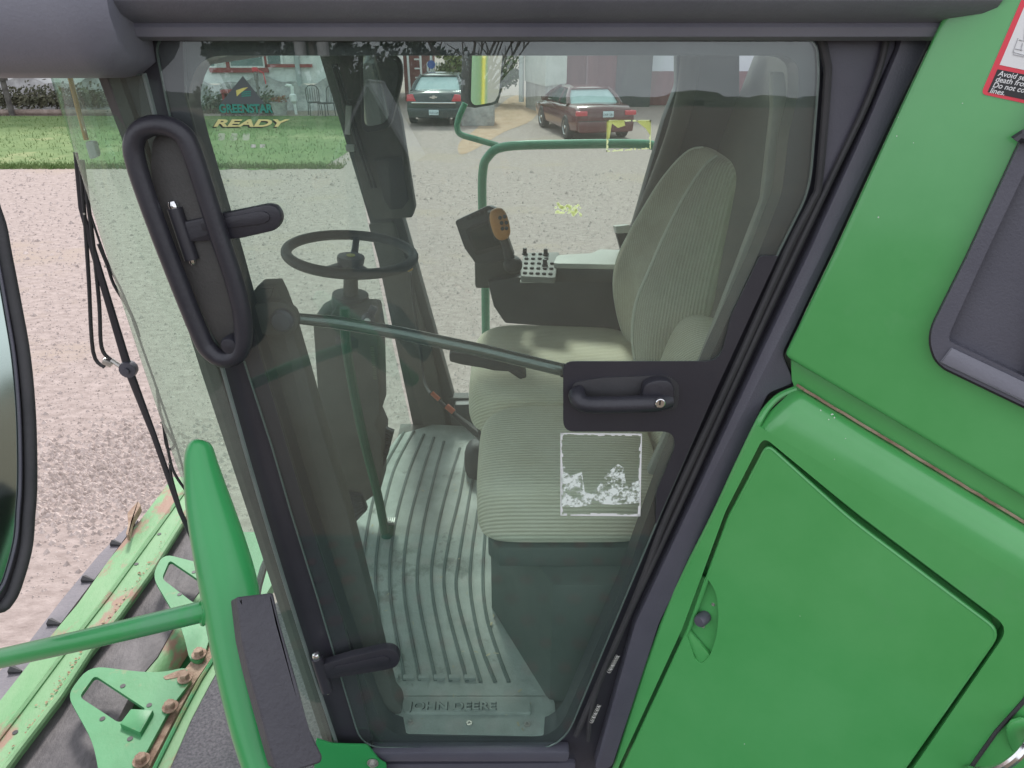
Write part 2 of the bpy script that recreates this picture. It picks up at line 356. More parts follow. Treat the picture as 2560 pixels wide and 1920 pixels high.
for x0, x1 in ((505, 538), (573, 660), (667, 705)):
    bm = bmesh.new(); c, s = bx_px(x0, x1, Yb - .03, zpx(168, Yb), zpx(118, Yb), .06)
    for sx in (-1, 1): box(bm, (c[0] + sx * s[0] / 2, c[1], c[2]), (.09, .1, s[2] + .09))
    for sz in (-1, 1): box(bm, (c[0], c[1], c[2] + sz * s[2] / 2), (s[0] - .09, .1, .09))
    f = obj('window', bm, M_['frame_w'], b)
    bm = bmesh.new(); box(bm, c, (s[0] - .06, .04, s[2] - .06)); obj('pane', bm, M_['pane'], f)
bm = bmesh.new()
c, s = bx_px(541, 570, Yb - .04, zpx(180, Yb), zpx(150, Yb), .1)
for x0, x1, ya, yb in ((520, 668, 181, 169), (662, 779, 168, 160), (564, 572, 169, 120), (661, 666, 169, 120)):
    c, s = bx_px(x0, x1, Yb - .09, zpx(ya, Yb), zpx(yb, Yb), .08); box(bm, c, s)
obj('trim', bm, M_['redtrim'], b)
bm = bmesh.new(); c, s = bx_px(737, 747, Yb - .1, .4, 3.5, .12); tube(bm, [(c[0], Yb - .1, .3), (c[0], Yb - .1, 4.6)], .10); obj('downpipe', bm, mat('grey_pipe', (.42, .45, .46), rough=.6), b)
# hedge and edging log along the building
def leaves(bm, fn, n, s, spread=1.0):
    for i in range(n):
        p = fn(); a = Vector((rnd.gauss(0, 1), rnd.gauss(0, 1), rnd.gauss(0, 1))).normalized(); t = a.orthogonal().normalized(); q = rnd.uniform(.6, 1.3) * s
        u = t * q; v = a.cross(t) * q * .55
        bm.faces.new([bm.verts.new(p - u), bm.verts.new(p + v), bm.verts.new(p + u), bm.verts.new(p - v)])
M_['leaf'] = mat('leaf', (.045, .095, .028), (.10, .17, .05), 1.4, .8)
M_['leaf_dry'] = mat('hedge_leaf', (.070, .075, .050), (.15, .14, .09), 2.2, .9)
M_['leaf_dark'] = mat('dark_leaf', (.012, .022, .012), (.035, .05, .025), .8, .9)
M_['bark'] = mat('bark', (.06, .05, .045), (.12, .10, .085), 6, .95, .8, 20)
bm = bmesh.new()
leaves(bm, lambda: Vector((rnd.uniform(-26, -12.0), 28.9 + rnd.gauss(0, .32), .15 + abs(rnd.gauss(0, .25)) + .25 * rnd.random())), 9000, .075)
tag(obj('hedge', bm, M_['leaf_dry'], smooth=False), 'low brownish green hedge in front of the white stucco building', 'hedge')
bm = bmesh.new(); tube(bm, [(x, 28.1 + .03 * math.sin(x), .10) for x in [-28 + i for i in range(17)]], .10, 8)
tag(obj('log_edging', bm, mat('weathered_log', (.16, .12, .10), (.30, .24, .21), 5, .95, .6)), 'weathered log edging between the lawn and the hedge', 'edging')
bm = bmesh.new()
leaves(bm, lambda: Vector((rnd.uniform(-11.2, -8.6), 29 + rnd.gauss(0, .25), abs(rnd.gauss(0, .3)))), 2600, .07)
tag(obj('flower_bed', bm, mat('bed_leaf', (.06, .10, .05), (.22, .20, .16), 2, .9), smooth=False), 'low plants growing against the rubble base behind the lawn', 'plants')
# things standing before the building
def at(x, y, z=0): p = oZ(x, y, z); return p
q = Vector((oY(641, 200, 28.6).x, 28.6, 0))
p = thing('hand_pump', 'red topped hand water pump standing before the stucco wall', 'pump', q)
bm = bmesh.new(); lathe(bm, [(.11, 0), (.09, .05), (.05, .1), (.045, 1.1), (.075, 1.12), (.075, 1.35), (.03, 1.4)], Matrix.Translation(q), 12); obj('post', bm, mat('pump_grey', (.22, .2, .2), rough=.6), p)
bm = bmesh.new(); box(bm, q + Vector((0, 0, 1.48)), (.2, .12, .14), bev=.03); tube(bm, [q + Vector((.05, 0, 1.5)), q + Vector((.28, 0, 1.35)), q + Vector((.32, 0, 1.0))], .02, 8); obj('pump_head', bm, M_['red'], p)
q = Vector((oY(727, 200, 28.4).x, 28.4, 0))
p = thing('garden_ornament', 'slender white bird ornament at the edge of the lawn', 'ornament', q)
bm = bmesh.new(); tube(bm, smooth_path([q + Vector((.05, 0, 0)), q + Vector((.02, 0, .45)), q + Vector((0, 0, .7)), q + Vector((.02, 0, .95))], 5), [.05] * 5 + [.13] * 5 + [.06] * 5 + [.05], 10); obj('body', bm, M_['white'], p)
bm = bmesh.new(); tube(bm, [q + Vector((.0, 0, .94)), q + Vector((-.16, 0, .98)), q + Vector((-.24, 0, .94))], [.06, .05, .015], 8); obj('head', bm, M_['white'], p)
def metal_chair(q, rz, label):
    p = thing('garden_chair', label, 'chair', q, 'chairs at the building', rz); k = []
    bm = bmesh.new(); box(bm, (0, 0, .43), (.42, .42, .03), bev=.01); obj('seat', bm, mm, p, True)
    bm = bmesh.new()
    for i in range(5): tube(bm, [(-.16 + i * .08, .2, .45), (-.16 + i * .08, .24, .88)], .009, 6)
    tube(bm, smooth_path([(-.21, .2, .42), (-.21, .24, .85), (0, .26, .98), (.21, .24, .85), (.21, .2, .42)], 5), .014, 6); obj('backrest', bm, mm, p, True)
    for sx in (-1, 1):
        for sy in (-1, 1):
            bm = bmesh.new(); tube(bm, [(sx * .19, sy * .19, .42), (sx * .21, sy * .22, 0)], .014, 6); obj('leg', bm, mm, p, True)
mm = mat('black_iron', (.03, .03, .035), rough=.5)
metal_chair((oY(783, 230, 28.2).x, 28.2, 0), .4, 'black iron garden chair nearest the red window trim end, back to the wall')
metal_chair((oY(812, 235, 27.9).x, 27.9, 0), -.7, 'black iron garden chair turned sideways beside the far windscreen post')
q = Vector((oY(576, 200, 28.7).x, 28.7, 0)); p = thing('garden_bench', 'small red topped bench against the rubble base', 'bench', q)
bm = bmesh.new(); box(bm, q + Vector((0, 0, .75)), (.75, .35, .12), bev=.02); obj('bench_top', bm, M_['redtrim'], p)
for sx in (-1, 1):
    bm = bmesh.new(); box(bm, q + Vector((sx * .3, 0, .345)), (.08, .3, .69)); obj('leg', bm, M_['redtrim'], p)
q = Vector((oY(690, 200, 28.3).x, 28.3, 0)); p = thing('flower_tub', 'low stone tub with small red flowers before the stucco wall', 'planter', q)
bm = bmesh.new(); lathe(bm, [(.22, 0), (.30, .4), (.33, .42), (.28, .42)], Matrix.Translation(q), 14); obj('tub', bm, M_['stone'], p)
bm = bmesh.new(); leaves(bm, lambda: q + Vector((rnd.gauss(0, .16), rnd.gauss(0, .12), .5 + rnd.gauss(0, .08))), 160, .05); tag(obj('flowers', bm, mat('flowers', (.4, .08, .08), (.15, .22, .1), 9, .8), p, smooth=False), kind='stuff')
# post far left
q = Vector((oY(12, 220, 28).x, 28.0, 0)); bm = bmesh.new(); tube(bm, [q, q + Vector((0, 0, 3.2))], .09, 10); box(bm, q + Vector((0, 0, 1.4)), (.26, .22, .5), bev=.02)
tag(obj('gate_post', bm, mat('old_wood', (.07, .06, .06), (.14, .13, .12), 5, .9, .6)), 'dark wooden post with a box at the far left edge of the lawn', 'post')

# middle: shed corner with concrete plinth
b = thing('feed_shed', 'pale sheet clad shed corner on a cracked concrete plinth between the two cars', 'shed', (1.2, 28.4, 0))
A, B_, C_ = Vector((.48, 30.8, 0)), Vector((1.17, 28.2, 0)), Vector((2.0, 29.6, 0)); D_ = Vector((1.4, 32.0, 0))
def wallbox(bm, pts, z0, z1): prism(bm, [Vector((p.x, p.y, z1)) for p in pts], (0, 0, 1), z1 - z0)
ctr = (A + B_ + C_ + D_) / 4
bm = bmesh.new(); wallbox(bm, [A, B_, C_, D_], .95, 4.2); obj('wall', bm, mat('pale_sheet', (.55, .56, .52), (.66, .66, .62), 3, .7, .2, 20), b)
bm = bmesh.new(); wallbox(bm, [ctr + (q - ctr) * .94 for q in (A, B_, C_, D_)], 0, .95); obj('plinth', bm, mat('stained_concrete', (.34, .32, .31), (.52, .50, .48), 4, .95, .5, 14, stretch=(1, 1, .3)), b)
bm = bmesh.new(); tube(bm, [A + Vector((-.12, -.1, .2)), A + Vector((-.12, -.1, 4.1))], .10, 10); obj('downpipe', bm, mat('pale_pipe', (.6, .62, .62), rough=.5), b)
bm = bmesh.new(); wallbox(bm, [ctr + (q - ctr) * 1.2 for q in (A, B_, C_, D_)], 4.2, 4.35); obj('roof', bm, M_['redtrim'], b)
# maroon barn to the right
M_['maroon'] = mat('maroon_boards', (.13, .035, .045), (.19, .06, .07), 2.5, .8, .4, 9, stretch=(3, 3, .2))
b = thing('maroon_barn', 'dark maroon board barn with a wide dark door behind the green topped saloon', 'barn', (7, 31, 0))
xa = oY(1395, 200, 31).x; xb = oY(1560, 200, 31).x; xc = oY(1720, 200, 31).x
bm = bmesh.new(); box(bm, ((xa + xb) / 2, 33, 2.6), (xb - xa, 4, 5.2)); obj('wall', bm, M_['maroon'], b)
bm = bmesh.new(); box(bm, (xa + 2.9, 30.97, 1.55), (1.35, .07, 3.1)); obj('barn_door', bm, mat('dark_door', (.035, .03, .04), (.06, .05, .055), 5, .7), b)
bm = bmesh.new(); box(bm, (xa + 1.1, 30.97, 1.7), (.05, .07, 3.3)); box(bm, (xa + .95, 30.97, 2.5), (.05, .06, .5)); obj('corner_board', bm, mat('mauve_board', (.28, .14, .17), rough=.8), b)
bm = bmesh.new(); box(bm, ((xa + xb) / 2, 33, 5.3), (xb - xa + .8, 4.8, .2)); obj('roof', bm, mat('tin', (.3, .3, .32), rough=.5), b)
b = thing('lean_to', 'maroon boarded shed wall with a pale lilac sky reflection painted above at the right of the barn', 'shed', (xc - 1, 31.5, 0))
bm = bmesh.new(); box(bm, ((xb + xc + 6) / 2, 33.5, 2.7), (xc + 6 - xb, 4, 2.9)); obj('wall', bm, mat('sky_reflection_wall', (.55, .52, .60), (.62, .60, .66), 1, .6), b)  # lilac upper wall: sky reflection over maroon, put into the wall colour
bm = bmesh.new(); box(bm, ((xb + xc + 6) / 2, 33.45, .63), (xc + 6 - xb, 4, 1.24)); obj('lower_boards', bm, M_['maroon'], b)
bm = bmesh.new(); box(bm, ((xb + xc + 6) / 2, 33.5, 4.25), (xc + 6.6 - xb, 4.6, .18)); obj('roof', bm, mat('tin2', (.3, .3, .32), rough=.5), b)
# left of the shed: brick store, picket fence, shrub, ladder rack
x0 = oY(1008, 150, 33).x; x1 = oY(1075, 150, 33).x
b = thing('brick_store', 'small dark red brick store with a white edged gable behind the charcoal saloon', 'building', ((x0 + x1) / 2, 33, 0))
bm = bmesh.new(); box(bm, ((x0 + x1) / 2, 34, 1.5), (x1 - x0, 2, 3)); obj('wall', bm, mat('brick', (.20, .07, .07), (.28, .12, .11), 4, .9), b)
bm = bmesh.new(); box(bm, ((x0 + x1) / 2, 34, 3.1), (x1 - x0 + .5, 2.5, .2)); obj('roof', bm, M_['frame_w'], b)
p = thing('ladder', 'white metal ladder leaning at the brick store wall', 'ladder', (x0 + .5, 32.6, 0))
bm = bmesh.new()
for s in (-.25, .25): tube(bm, [(x0 + .55 + s, 32.2, 0), (x0 + .45 + s, 32.85, 2.9)], .045, 6)
obj('rail', bm, M_['frame_w'], p)
for i in range(8):
    t = .1 + i * .115; bm = bmesh.new(); tube(bm, [(x0 + .3 + .25 - .1 * t + 0, 32.2 + .65 * t, 2.9 * t), (x0 + .8 - .1 * t, 32.2 + .65 * t, 2.9 * t)], .03, 6); obj('rung', bm, M_['frame_w'], p)
xf0 = oY(1070, 180, 31).x; xf1 = oY(1128, 180, 31).x
p = thing('picket_fence', 'white picket fence between the brick store and the flowering shrub', 'fence', ((xf0 + xf1) / 2, 31, 0))
n = 9
for i in range(n):
    x = xf0 + (xf1 - xf0) * i / (n - 1); bm = bmesh.new(); prism(bm, [(x - .035, 30.97, .1), (x + .035, 30.97, .1), (x + .035, 30.97, 1.55), (x, 30.97, 1.62), (x - .035, 30.97, 1.55)], (0, -1, 0), .025); obj('picket', bm, M_['frame_w'], p)
for z in (.5, 1.25):
    bm = bmesh.new(); box(bm, ((xf0 + xf1) / 2, 31.02, z), (xf1 - xf0, .03, .07)); obj('fence_rail', bm, M_['frame_w'], p)
q = Vector((oY(1079, 170, 30.4).x, 30.4, 0)); p = thing('sign_post', 'white post carrying a small round blue sign by the picket fence', 'sign', q)
bm = bmesh.new(); tube(bm, [q, q + Vector((0, 0, 2.6))], .05, 8); obj('post', bm, M_['frame_w'], p)
bm = bmesh.new(); lathe(bm, [(.15, 0), (.15, .03)], basis(q + Vector((0, -.06, 1.55)), (0, -1, 0)), 16); obj('sign_disc', bm, mat('blue_sign', (.05, .10, .35), rough=.4), p)
bm = bmesh.new(); box(bm, q + Vector((0, -.06, 2.2)), (.28, .03, .45)); obj('sign_plate', bm, M_['frame_w'], p)
def shrub(name, c, r, h, n, m, label, cat='shrub', s=.07):
    c = Vector(c); p = thing(name, label, cat, c)
    bm = bmesh.new()
    cl = [(c + Vector((rnd.uniform(-r, r) * .75, rnd.uniform(-r, r) * .5, rnd.uniform(.25, .95) * h)), rnd.uniform(.22, .42) * r) for _ in range(26)]
    def f():
        q, k = rnd.choice(cl); d = Vector((rnd.gauss(0, 1), rnd.gauss(0, 1), rnd.gauss(0, 1))).normalized(); return q + d * k * rnd.uniform(.6, 1.1)
    leaves(bm, f, n, s); obj('crown', bm, m, p, smooth=False)
    bm = bmesh.new()
    for k in range(6): tube(bm, smooth_path([c, c + Vector((rnd.uniform(-.2, .2) * r, 0, h * .3)), c + Vector((rnd.uniform(-.6, .6) * r, rnd.uniform(-.2, .2), h * .8))], 3), .03, 5)
    obj('stem', bm, M_['bark'], p); return p
shrub('flowering_shrub', (oY(1140, 200, 30).x, 30.3, 0), 1.0, 3.0, 5200, mat('yellow_leaf', (.07, .11, .03), (.24, .24, .09), 2.2, .8), 'tall green shrub dotted with yellow flowers right of the picket fence')
shrub('low_shrub', (oY(1242, 200, 32).x, 32.5, 0), 1.0, 2.6, 3600, M_['leaf'], 'dark green shrub filling the gap beside the pale sheet clad shed')
q = oZ(1190, 316, 0); bm = bmesh.new(); box(bm, q + Vector((.05, .6, .38)), (1.05, 1.0, .76), bev=.03)
tag(obj('concrete_block', bm, M_['stone']), 'pale concrete block on the gravel beside the charcoal saloon', 'block')
# ================================================================== cars
def car(name, label, loc, rz, body, kind):
    L_, W_, H_ = (5.0, 1.86, 1.47) if kind == 0 else (4.75, 1.80, 1.34)
    p = thing(name, label, 'car', loc, 'cars parked on the yard', rz); hw = W_ / 2
    tr = mat(name + '_glass', (.34, .46, .46), (.42, .54, .54), 2, .06); dark = mat(name + '_side_glass', (.03, .05, .05), rough=.05)  # front and rear glass: sky reflection put into the pale base colour
    tl = mat(name + '_tail', (.55, .05, .07), rough=.15, coat=.5)
    # body: y from the tail (0) forwards, z profile of the deck line
    st = [(0.0, .80, .36, .86), (.06, .93, .25, .96), (.35, .985, .22, 1.02), (.95, 1, .20, 1.03), (1.6, 1, .19, .98), (3.0, 1, .19, .95), (3.6, 1, .20, .93), (4.3, .98, .22, .84), (4.75, .9, .26, .74), (L_, .74, .36, .60)]
    st = [(y * L_ / 5, a, lo, hi * H_ / 1.47) for y, a, lo, hi in st]
    bm = bmesh.new(); rings = []
    for y, a, lo, hi in st:
        w_ = hw * a
        sec = [(-w_ * .80, lo), (-w_ * .97, lo + .08), (-w_, .48), (-w_ * .985, .68), (-w_ * .93, hi - .07), (-w_ * .84, hi), (0, hi + .025), (w_ * .84, hi), (w_ * .93, hi - .07), (w_ * .985, .68), (w_, .48), (w_ * .97, lo + .08), (w_ * .80, lo)]
        rings.append([bm.verts.new((x, y, z)) for x, z in sec])
    for A, B in zip(rings, rings[1:]):
        for j in range(len(A)):
            k = (j + 1) % len(A); bm.faces.new([A[j], A[k], B[k], B[j]])
    bm.faces.new(rings[0]); bm.faces.new(rings[-1]); bo = obj('body', bm, body, p, True, ang=.9)
    # greenhouse: roof skin with pillars, glass set in
    s = H_ / 1.47; yb0, yb1, yr0, yr1 = (.78 if kind == 0 else 1.12) * s, 3.75 * s, (1.45 if kind == 0 else 1.72) * s, 2.75 * s; zb = .98 * s; zr = H_ - .05
    wb, wr = hw * .86, hw * .64
    base = [Vector((-wb, yb0, zb)), Vector((wb, yb0, zb)), Vector((wb, yb1, zb)), Vector((-wb, yb1, zb))]
    top = [Vector((-wr, yr0, zr)), Vector((wr, yr0, zr)), Vector((wr, yr1, zr)), Vector((-wr, yr1, zr))]
    bm = bmesh.new()
    grid(bm, lambda u, v: Vector(((u - .5) * 2 * wr * 1.03, yr0 - .08 + (yr1 - yr0 + .16) * v, zr + .055 * (1 - (2 * u - 1) ** 4) * (1 - (2 * v - 1) ** 6 * .8))), 10, 10)
    r_ = bmesh.ops.extrude_face_region(bm, geom=bm.faces[:]); bmesh.ops.translate(bm, verts=[v for v in r_['geom'] if isinstance(v, bmesh.types.BMVert)], vec=(0, 0, -.035))
    obj('roof', bm, body, p, True, ang=.9)
    for i in range(4):
        bm = bmesh.new(); tube(bm, [base[i], base[i] * .5 + top[i] * .5 + Vector(((1 if base[i].x > 0 else -1) * .035, 0, .02)), top[i]], [.075, .06, .05], 6); obj('pillar', bm, body, p, True)
    def inset(a, b_, c, d, k=.06):
        o = (a + b_ + c + d) / 4; return [o + (q - o) * (1 - k) for q in (a, b_, c, d)]
    bm = bmesh.new(); prism(bm, inset(base[0], base[1], top[1], top[0], .04), (0, -1, .6), .02); obj('rear_window', bm, tr, p, True)
    bm = bmesh.new(); prism(bm, inset(base[2], base[3], top[3], top[2], .04), (0, 1, .5), .02); obj('windscreen', bm, tr, p, True)
    for sx, ix in ((-1, (3, 0)), (1, (1, 2))):
        a, b_ = base[ix[0]], base[ix[1]]; c, d = top[ix[1]], top[ix[0]]
        bm = bmesh.new(); prism(bm, inset(a, b_, c, d, .05), (sx, 0, .4), .02); obj('side_window', bm, dark, p, True)
        bm = bmesh.new(); ym = 2.15 * s; tube(bm, [Vector((sx * wb, ym, zb)), Vector((sx * wr, ym, zr))], .035, 6); obj('door_pillar', bm, body, p, True)
        bm = bmesh.new(); box(bm, (sx * (hw + .07), 3.15 * s, 1.02 * s), (.2, .12, .13), bev=.04); obj('side_mirror', bm, body, p, True)
        bm = bmesh.new(); box(bm, (sx * hw * .78, .03, .84 * s), (hw * .36, .12, .16 if kind == 0 else .13), bev=.03)
        if kind == 0:
            bm.free(); bm = bmesh.new(); q0 = sx * hw * .60; q1 = sx * hw * .93
            prism(bm, [(q0, -.035, .76 * s), (q1, -.0, .76 * s), (q1 * .97, .02, .95 * s), (q0 * 1.18, -.01, .97 * s)], (0, -1, 0), .12, .015)
        obj('tail_light', bm, tl, p, True)
        bm = bmesh.new(); box(bm, (sx * hw * .70, L_ - .18, .66 * s), (hw * .38, .2, .14), bev=.04); obj('headlight', bm, M_['chrome'], p, True)
    for yy in (.98 * s, 3.82 * s):
        for sx in (-1, 1):
            Mw = basis((sx * (hw - .2), yy, .325), (sx, 0, 0)); bm = bmesh.new()
            lathe(bm, [(.20, 0), (.305, .0), (.325, .03), (.325, .19), (.30, .215), (.215, .215), (.20, .20)], Mw, 28); wh = obj('wheel', bm, M_['rubber'], p, True)
            bm = bmesh.new(); lathe(bm, [(.205, .12), (.205, .205), (.19, .21), (.17, .17), (.05, .20), (.04, .215)], Mw, 20)
            obj('rim', bm, M_['chrome'], wh)
    bm = bmesh.new()
    if kind == 0: box(bm, (0, -.045, .72 * s), (hw * 1.5, .04, .045), bev=.01)
    else: box(bm, (0, -.0, .60 * s), (hw * 1.75, .06, .05), bev=.01)
    obj('trim_bar', bm, M_['chrome'] if kind == 0 else dark, p, True)
    bm = bmesh.new(); prism(bm, [(-hw * .86, -.07, .28), (hw * .86, -.07, .28), (hw * .9, -.06, .56), (-hw * .9, -.06, .56)], (0, -1, 0), .14, .04, seg=3); obj('rear_bumper', bm, body, p, True)
    px, pz = (0, .44) if kind == 0 else (.05, .74)
    bm = bmesh.new(); box(bm, (px, -.09 if kind == 0 else -.03, pz), (.31, .012, .155), bev=.004); pt = obj('licence_plate', bm, mat(name + '_plate', (.50, .62, .66), (.62, .72, .75), 9, .5), p, True)
    text('plate_number', '754 LUK' if kind == 0 else 'LKR 281', basis((px, (-.098 if kind == 0 else -.038), pz - .04), (0, -1, 0), (1, 0, 0)), .085, M_['blackprint'], pt, align='CENTER')
    if kind == 0:
        bm = bmesh.new(); k = .028
        prism(bm, [(-.11, -.03, .90), (-.035, -.03, .90), (-.035, -.03, .875 + k * 2), (.05, -.03, .875 + k * 2), (.05, -.03, .905), (.13, -.03, .905), (.10, -.03, .862), (.035, -.03, .862), (.035, -.03, .835), (-.05, -.03, .835), (-.05, -.03, .857), (-.13, -.03, .857)], (0, -1, 0), .02); obj('boot_emblem', bm, M_['chrome'], p, True)
        for sx in (-1, 1):
            bm = bmesh.new(); tube(bm, [(sx * .55, -.05, .27), (sx * .55, .15, .27)], .035, 10); obj('exhaust', bm, M_['chrome'], p, True)
    return p
q = oZ(1087, 317, 0)
car('parked_car', 'charcoal saloon with chrome trim bar and red wedge tail lights, tail towards the harvester', (q.x, q.y, 0), R(-3), mat('charcoal_paint', (.030, .040, .042), (.04, .052, .054), 2, .22, coat=.6), 0)
q = oZ(1512, 356, 0)
car('parked_car', 'dark saloon with red reflection painted into its body colour and green sheen parked before the maroon barn', (q.x, q.y, 0), R(13), mat('red_reflection_paint', (.12, .018, .022), (.075, .022, .025), .6, .22, coat=.7), 1)  # body colour carries a painted red reflection

# ================================================================== behind the camera (seen reflected in the door glass)
def refl_dir(x, y):
    d = ray(x, y).normalized(); n = DOOR.n; return d - n * 2 * d.dot(n)
def refl_at(x, y, dist):
    o = DOOR.p(x, y); r = refl_dir(x, y); return o + r * (dist / math.hypot(r.x, r.y))
def tree(c, h, wd, n, m, label, group=None, bare=False):
    c = Vector(c); p = thing('bare_tree' if bare else 'leafy_tree', label, 'tree', c, group)
    bm = bmesh.new(); tips = []
    tube(bm, smooth_path([c, c + Vector((.1, 0, h * .2)), c + Vector((rnd.uniform(-.3, .3), 0, h * .45)), c + Vector((rnd.uniform(-.3, .3), 0, h * .8))], 4), [.035 * h * (1 - i / 14) + .02 for i in range(13)], 8)
    for k in range(16 if bare else 8):
        a = rnd.uniform(0, 6.28); z0 = h * rnd.uniform(.2, .55); e_ = c + Vector((math.cos(a) * wd * rnd.uniform(.5, 1), math.sin(a) * wd * .6, h * rnd.uniform(.6, 1)))
        mid = (c + Vector((0, 0, z0))) * .45 + e_ * .55 - Vector((0, 0, h * .05)); pts = smooth_path([c + Vector((0, 0, z0)), mid, e_], 4)
        tube(bm, pts, [.014 * h * (1 - i / 10) + .012 for i in range(len(pts))], 6); tips.append(e_)
        if bare:
            for j in range(5):
                s_ = pts[rnd.randint(2, len(pts) - 1)]; e2 = s_ + Vector((rnd.uniform(-1, 1) * wd * .35, rnd.uniform(-.4, .4), rnd.uniform(.0, .22) * h)); tube(bm, [s_, (s_ + e2) / 2 + Vector((0, 0, .1)), e2], [.05, .035, .012], 5)
    obj('trunk', bm, M_['bark'], p)
    if not bare:
        bm = bmesh.new(); cl = [(c + Vector((rnd.gauss(0, .45) * wd, rnd.gauss(0, .4) * wd, h * rnd.uniform(.22, .95))), rnd.uniform(.14, .32) * wd) for _ in range(38)]
        def f():
            q_, k_ = rnd.choice(cl); d = Vector((rnd.gauss(0, 1), rnd.gauss(0, 1), rnd.gauss(0, .8))).normalized(); return q_ + d * k_ * rnd.uniform(.5, 1.1)
        leaves(bm, f, n, .20); obj('crown', bm, m, p, smooth=False)
    return p
names = ['broad dark tree leftmost of the reflected row', 'dark tree left of the reflected utility pole', 'dense tree right behind the reflected utility pole', 'rounded dark tree right of the utility pole', 'low dark tree beside the reflected gable', 'dark bushy tree left of the bare tree', 'small dark tree under the bare branches']
for i, (x, ytop) in enumerate(((600, 98), (680, 86), (755, 92), (845, 100), (925, 108), (1030, 96), (1130, 110))):
    g = refl_at(x, ytop, 46); tree((g.x, g.y, 0), g.z, 2.6, 2600, M_['leaf_dark'], names[i], 'trees reflected in the door glass')
def woods(bm):
    for i in range(420):
        a = R(rnd.uniform(-75, 75)); d = rnd.uniform(240, 420); c = Vector((math.sin(a) * d, -math.cos(a) * d, 0)); hh = rnd.uniform(1.0, 3.4) * (1.9 if rnd.random() < .12 else 1); ww = rnd.uniform(4, 16)
        lathe(bm, [(ww, 0), (ww * rnd.uniform(.8, 1.05), hh * .5), (ww * rnd.uniform(.4, .7), hh * .85), (ww * .1, hh)], Matrix.Translation(c), 9)
bm = bmesh.new(); woods(bm); tag(obj('far_hedgerows', bm, mat('far_green', (.04, .055, .035), (.07, .085, .05), .05, 1)), 'low dark hedgerows along the reflected horizon', 'hedgerow', kind='stuff')
g = refl_at(1175, 84, 40); tree((g.x, g.y, 0), g.z + 1, 3.6, 0, None, 'leafless tree with spreading branches reflected in the top of the door glass', None, True)
g = refl_at(778, 90, 30); q = Vector((g.x, g.y, 0)); p = thing('utility_pole', 'wooden utility pole with two grey transformer cans reflected in the door glass', 'utility pole', q)
bm = bmesh.new(); tube(bm, [q, q + Vector((0, 0, g.z + 2.5))], .13, 8); obj('pole', bm, M_['bark'], p)
for s in (-.42, .42):
    bm = bmesh.new(); lathe(bm, [(.2, 0), (.22, .05), (.22, .75), (.15, .82)], Matrix.Translation(q + Vector((s, .1, g.z - .7))), 12); obj('transformer', bm, mat('pale_can', (.5, .5, .52), rough=.5), p)
g = refl_at(938, 206, 13); q = Vector((g.x, g.y, 0)); p = thing('gabled_outhouse', 'narrow dark timber outhouse with a steep gable reflected in the door glass', 'outhouse', q)
hw_ = .52; he = g.z - .95
bm = bmesh.new(); prism(bm, [q + Vector((-hw_, .6, 0)), q + Vector((hw_, .6, 0)), q + Vector((hw_, .6, he)), q + Vector((0, .6, g.z)), q + Vector((-hw_, .6, he))], (0, 1, 0), 1.4); obj('wall', bm, mat('dark_timber', (.022, .02, .024), (.04, .035, .04), 4, .9), p)
bm = bmesh.new()
for s in (-1, 1):
    prism(bm, [q + Vector((0, .75, g.z + .04)), q + Vector((s * (hw_ + .2), .75, he - .32)), q + Vector((s * (hw_ + .2), -.95, he - .32)), q + Vector((0, -.95, g.z + .04))], (s * .7, 0, .5), .05)
obj('roof', bm, mat('tin_roof', (.16, .17, .19), rough=.35), p)
bm = bmesh.new(); box(bm, q + Vector((-.05, .62, he - .9)), (.3, .04, .4)); obj('window', bm, M_['pane'], p)
bm = bmesh.new(); box(bm, q + Vector((-.05, .62, 1.0)), (.62, .05, 1.9)); obj('door', bm, M_['interior'], p)

# ================================================================== the combine harvester
H = thing('combine_harvester', 'green combine harvester with black framed glass cab door, cloth seats and green body panels', 'combine harvester', (0, 2, 0))
def part(name, m, fn, parent=H, **k):
    bm = bmesh.new(); fn(bm); return obj(name, bm, m, parent, **k)
DN = DOOR.n
# ---- side frame of the cab (the ring the door shuts against)
outer = [(262, 150), (300, 40), (2300, 36), (2376, 0), (2228, 318), (2081, 638), (1960, 889), (1992, 960), (1923, 990), (1789, 1278), (1655, 1560), (1533, 1925), (1500, 1990), (850, 1990), (840, 1863), (735, 1560), (637, 1280), (517, 920), (420, 600), (325, 330)]
hole = rnd_poly([(500, 139), (1996, 139), (1996, 235), (1972, 330), (1955, 482), (1890, 650), (1778, 889), (1640, 1230), (1552, 1474), (1392, 1842), (962, 1838), (860, 1552), (766, 1270), (653, 893), (583, 640), (490, 334), (466, 239)], [60, 60, 20, 20, 30, 20, 10, 10, 10, 60, 60, 10, 10, 10, 10, 30, 40])
frame = part('cab_frame', M_['black_side'], lambda bm: prism(bm, pl(DOOR, outer, -.016), DN, .05, holes=[pl(DOOR, hole, -.016)]))
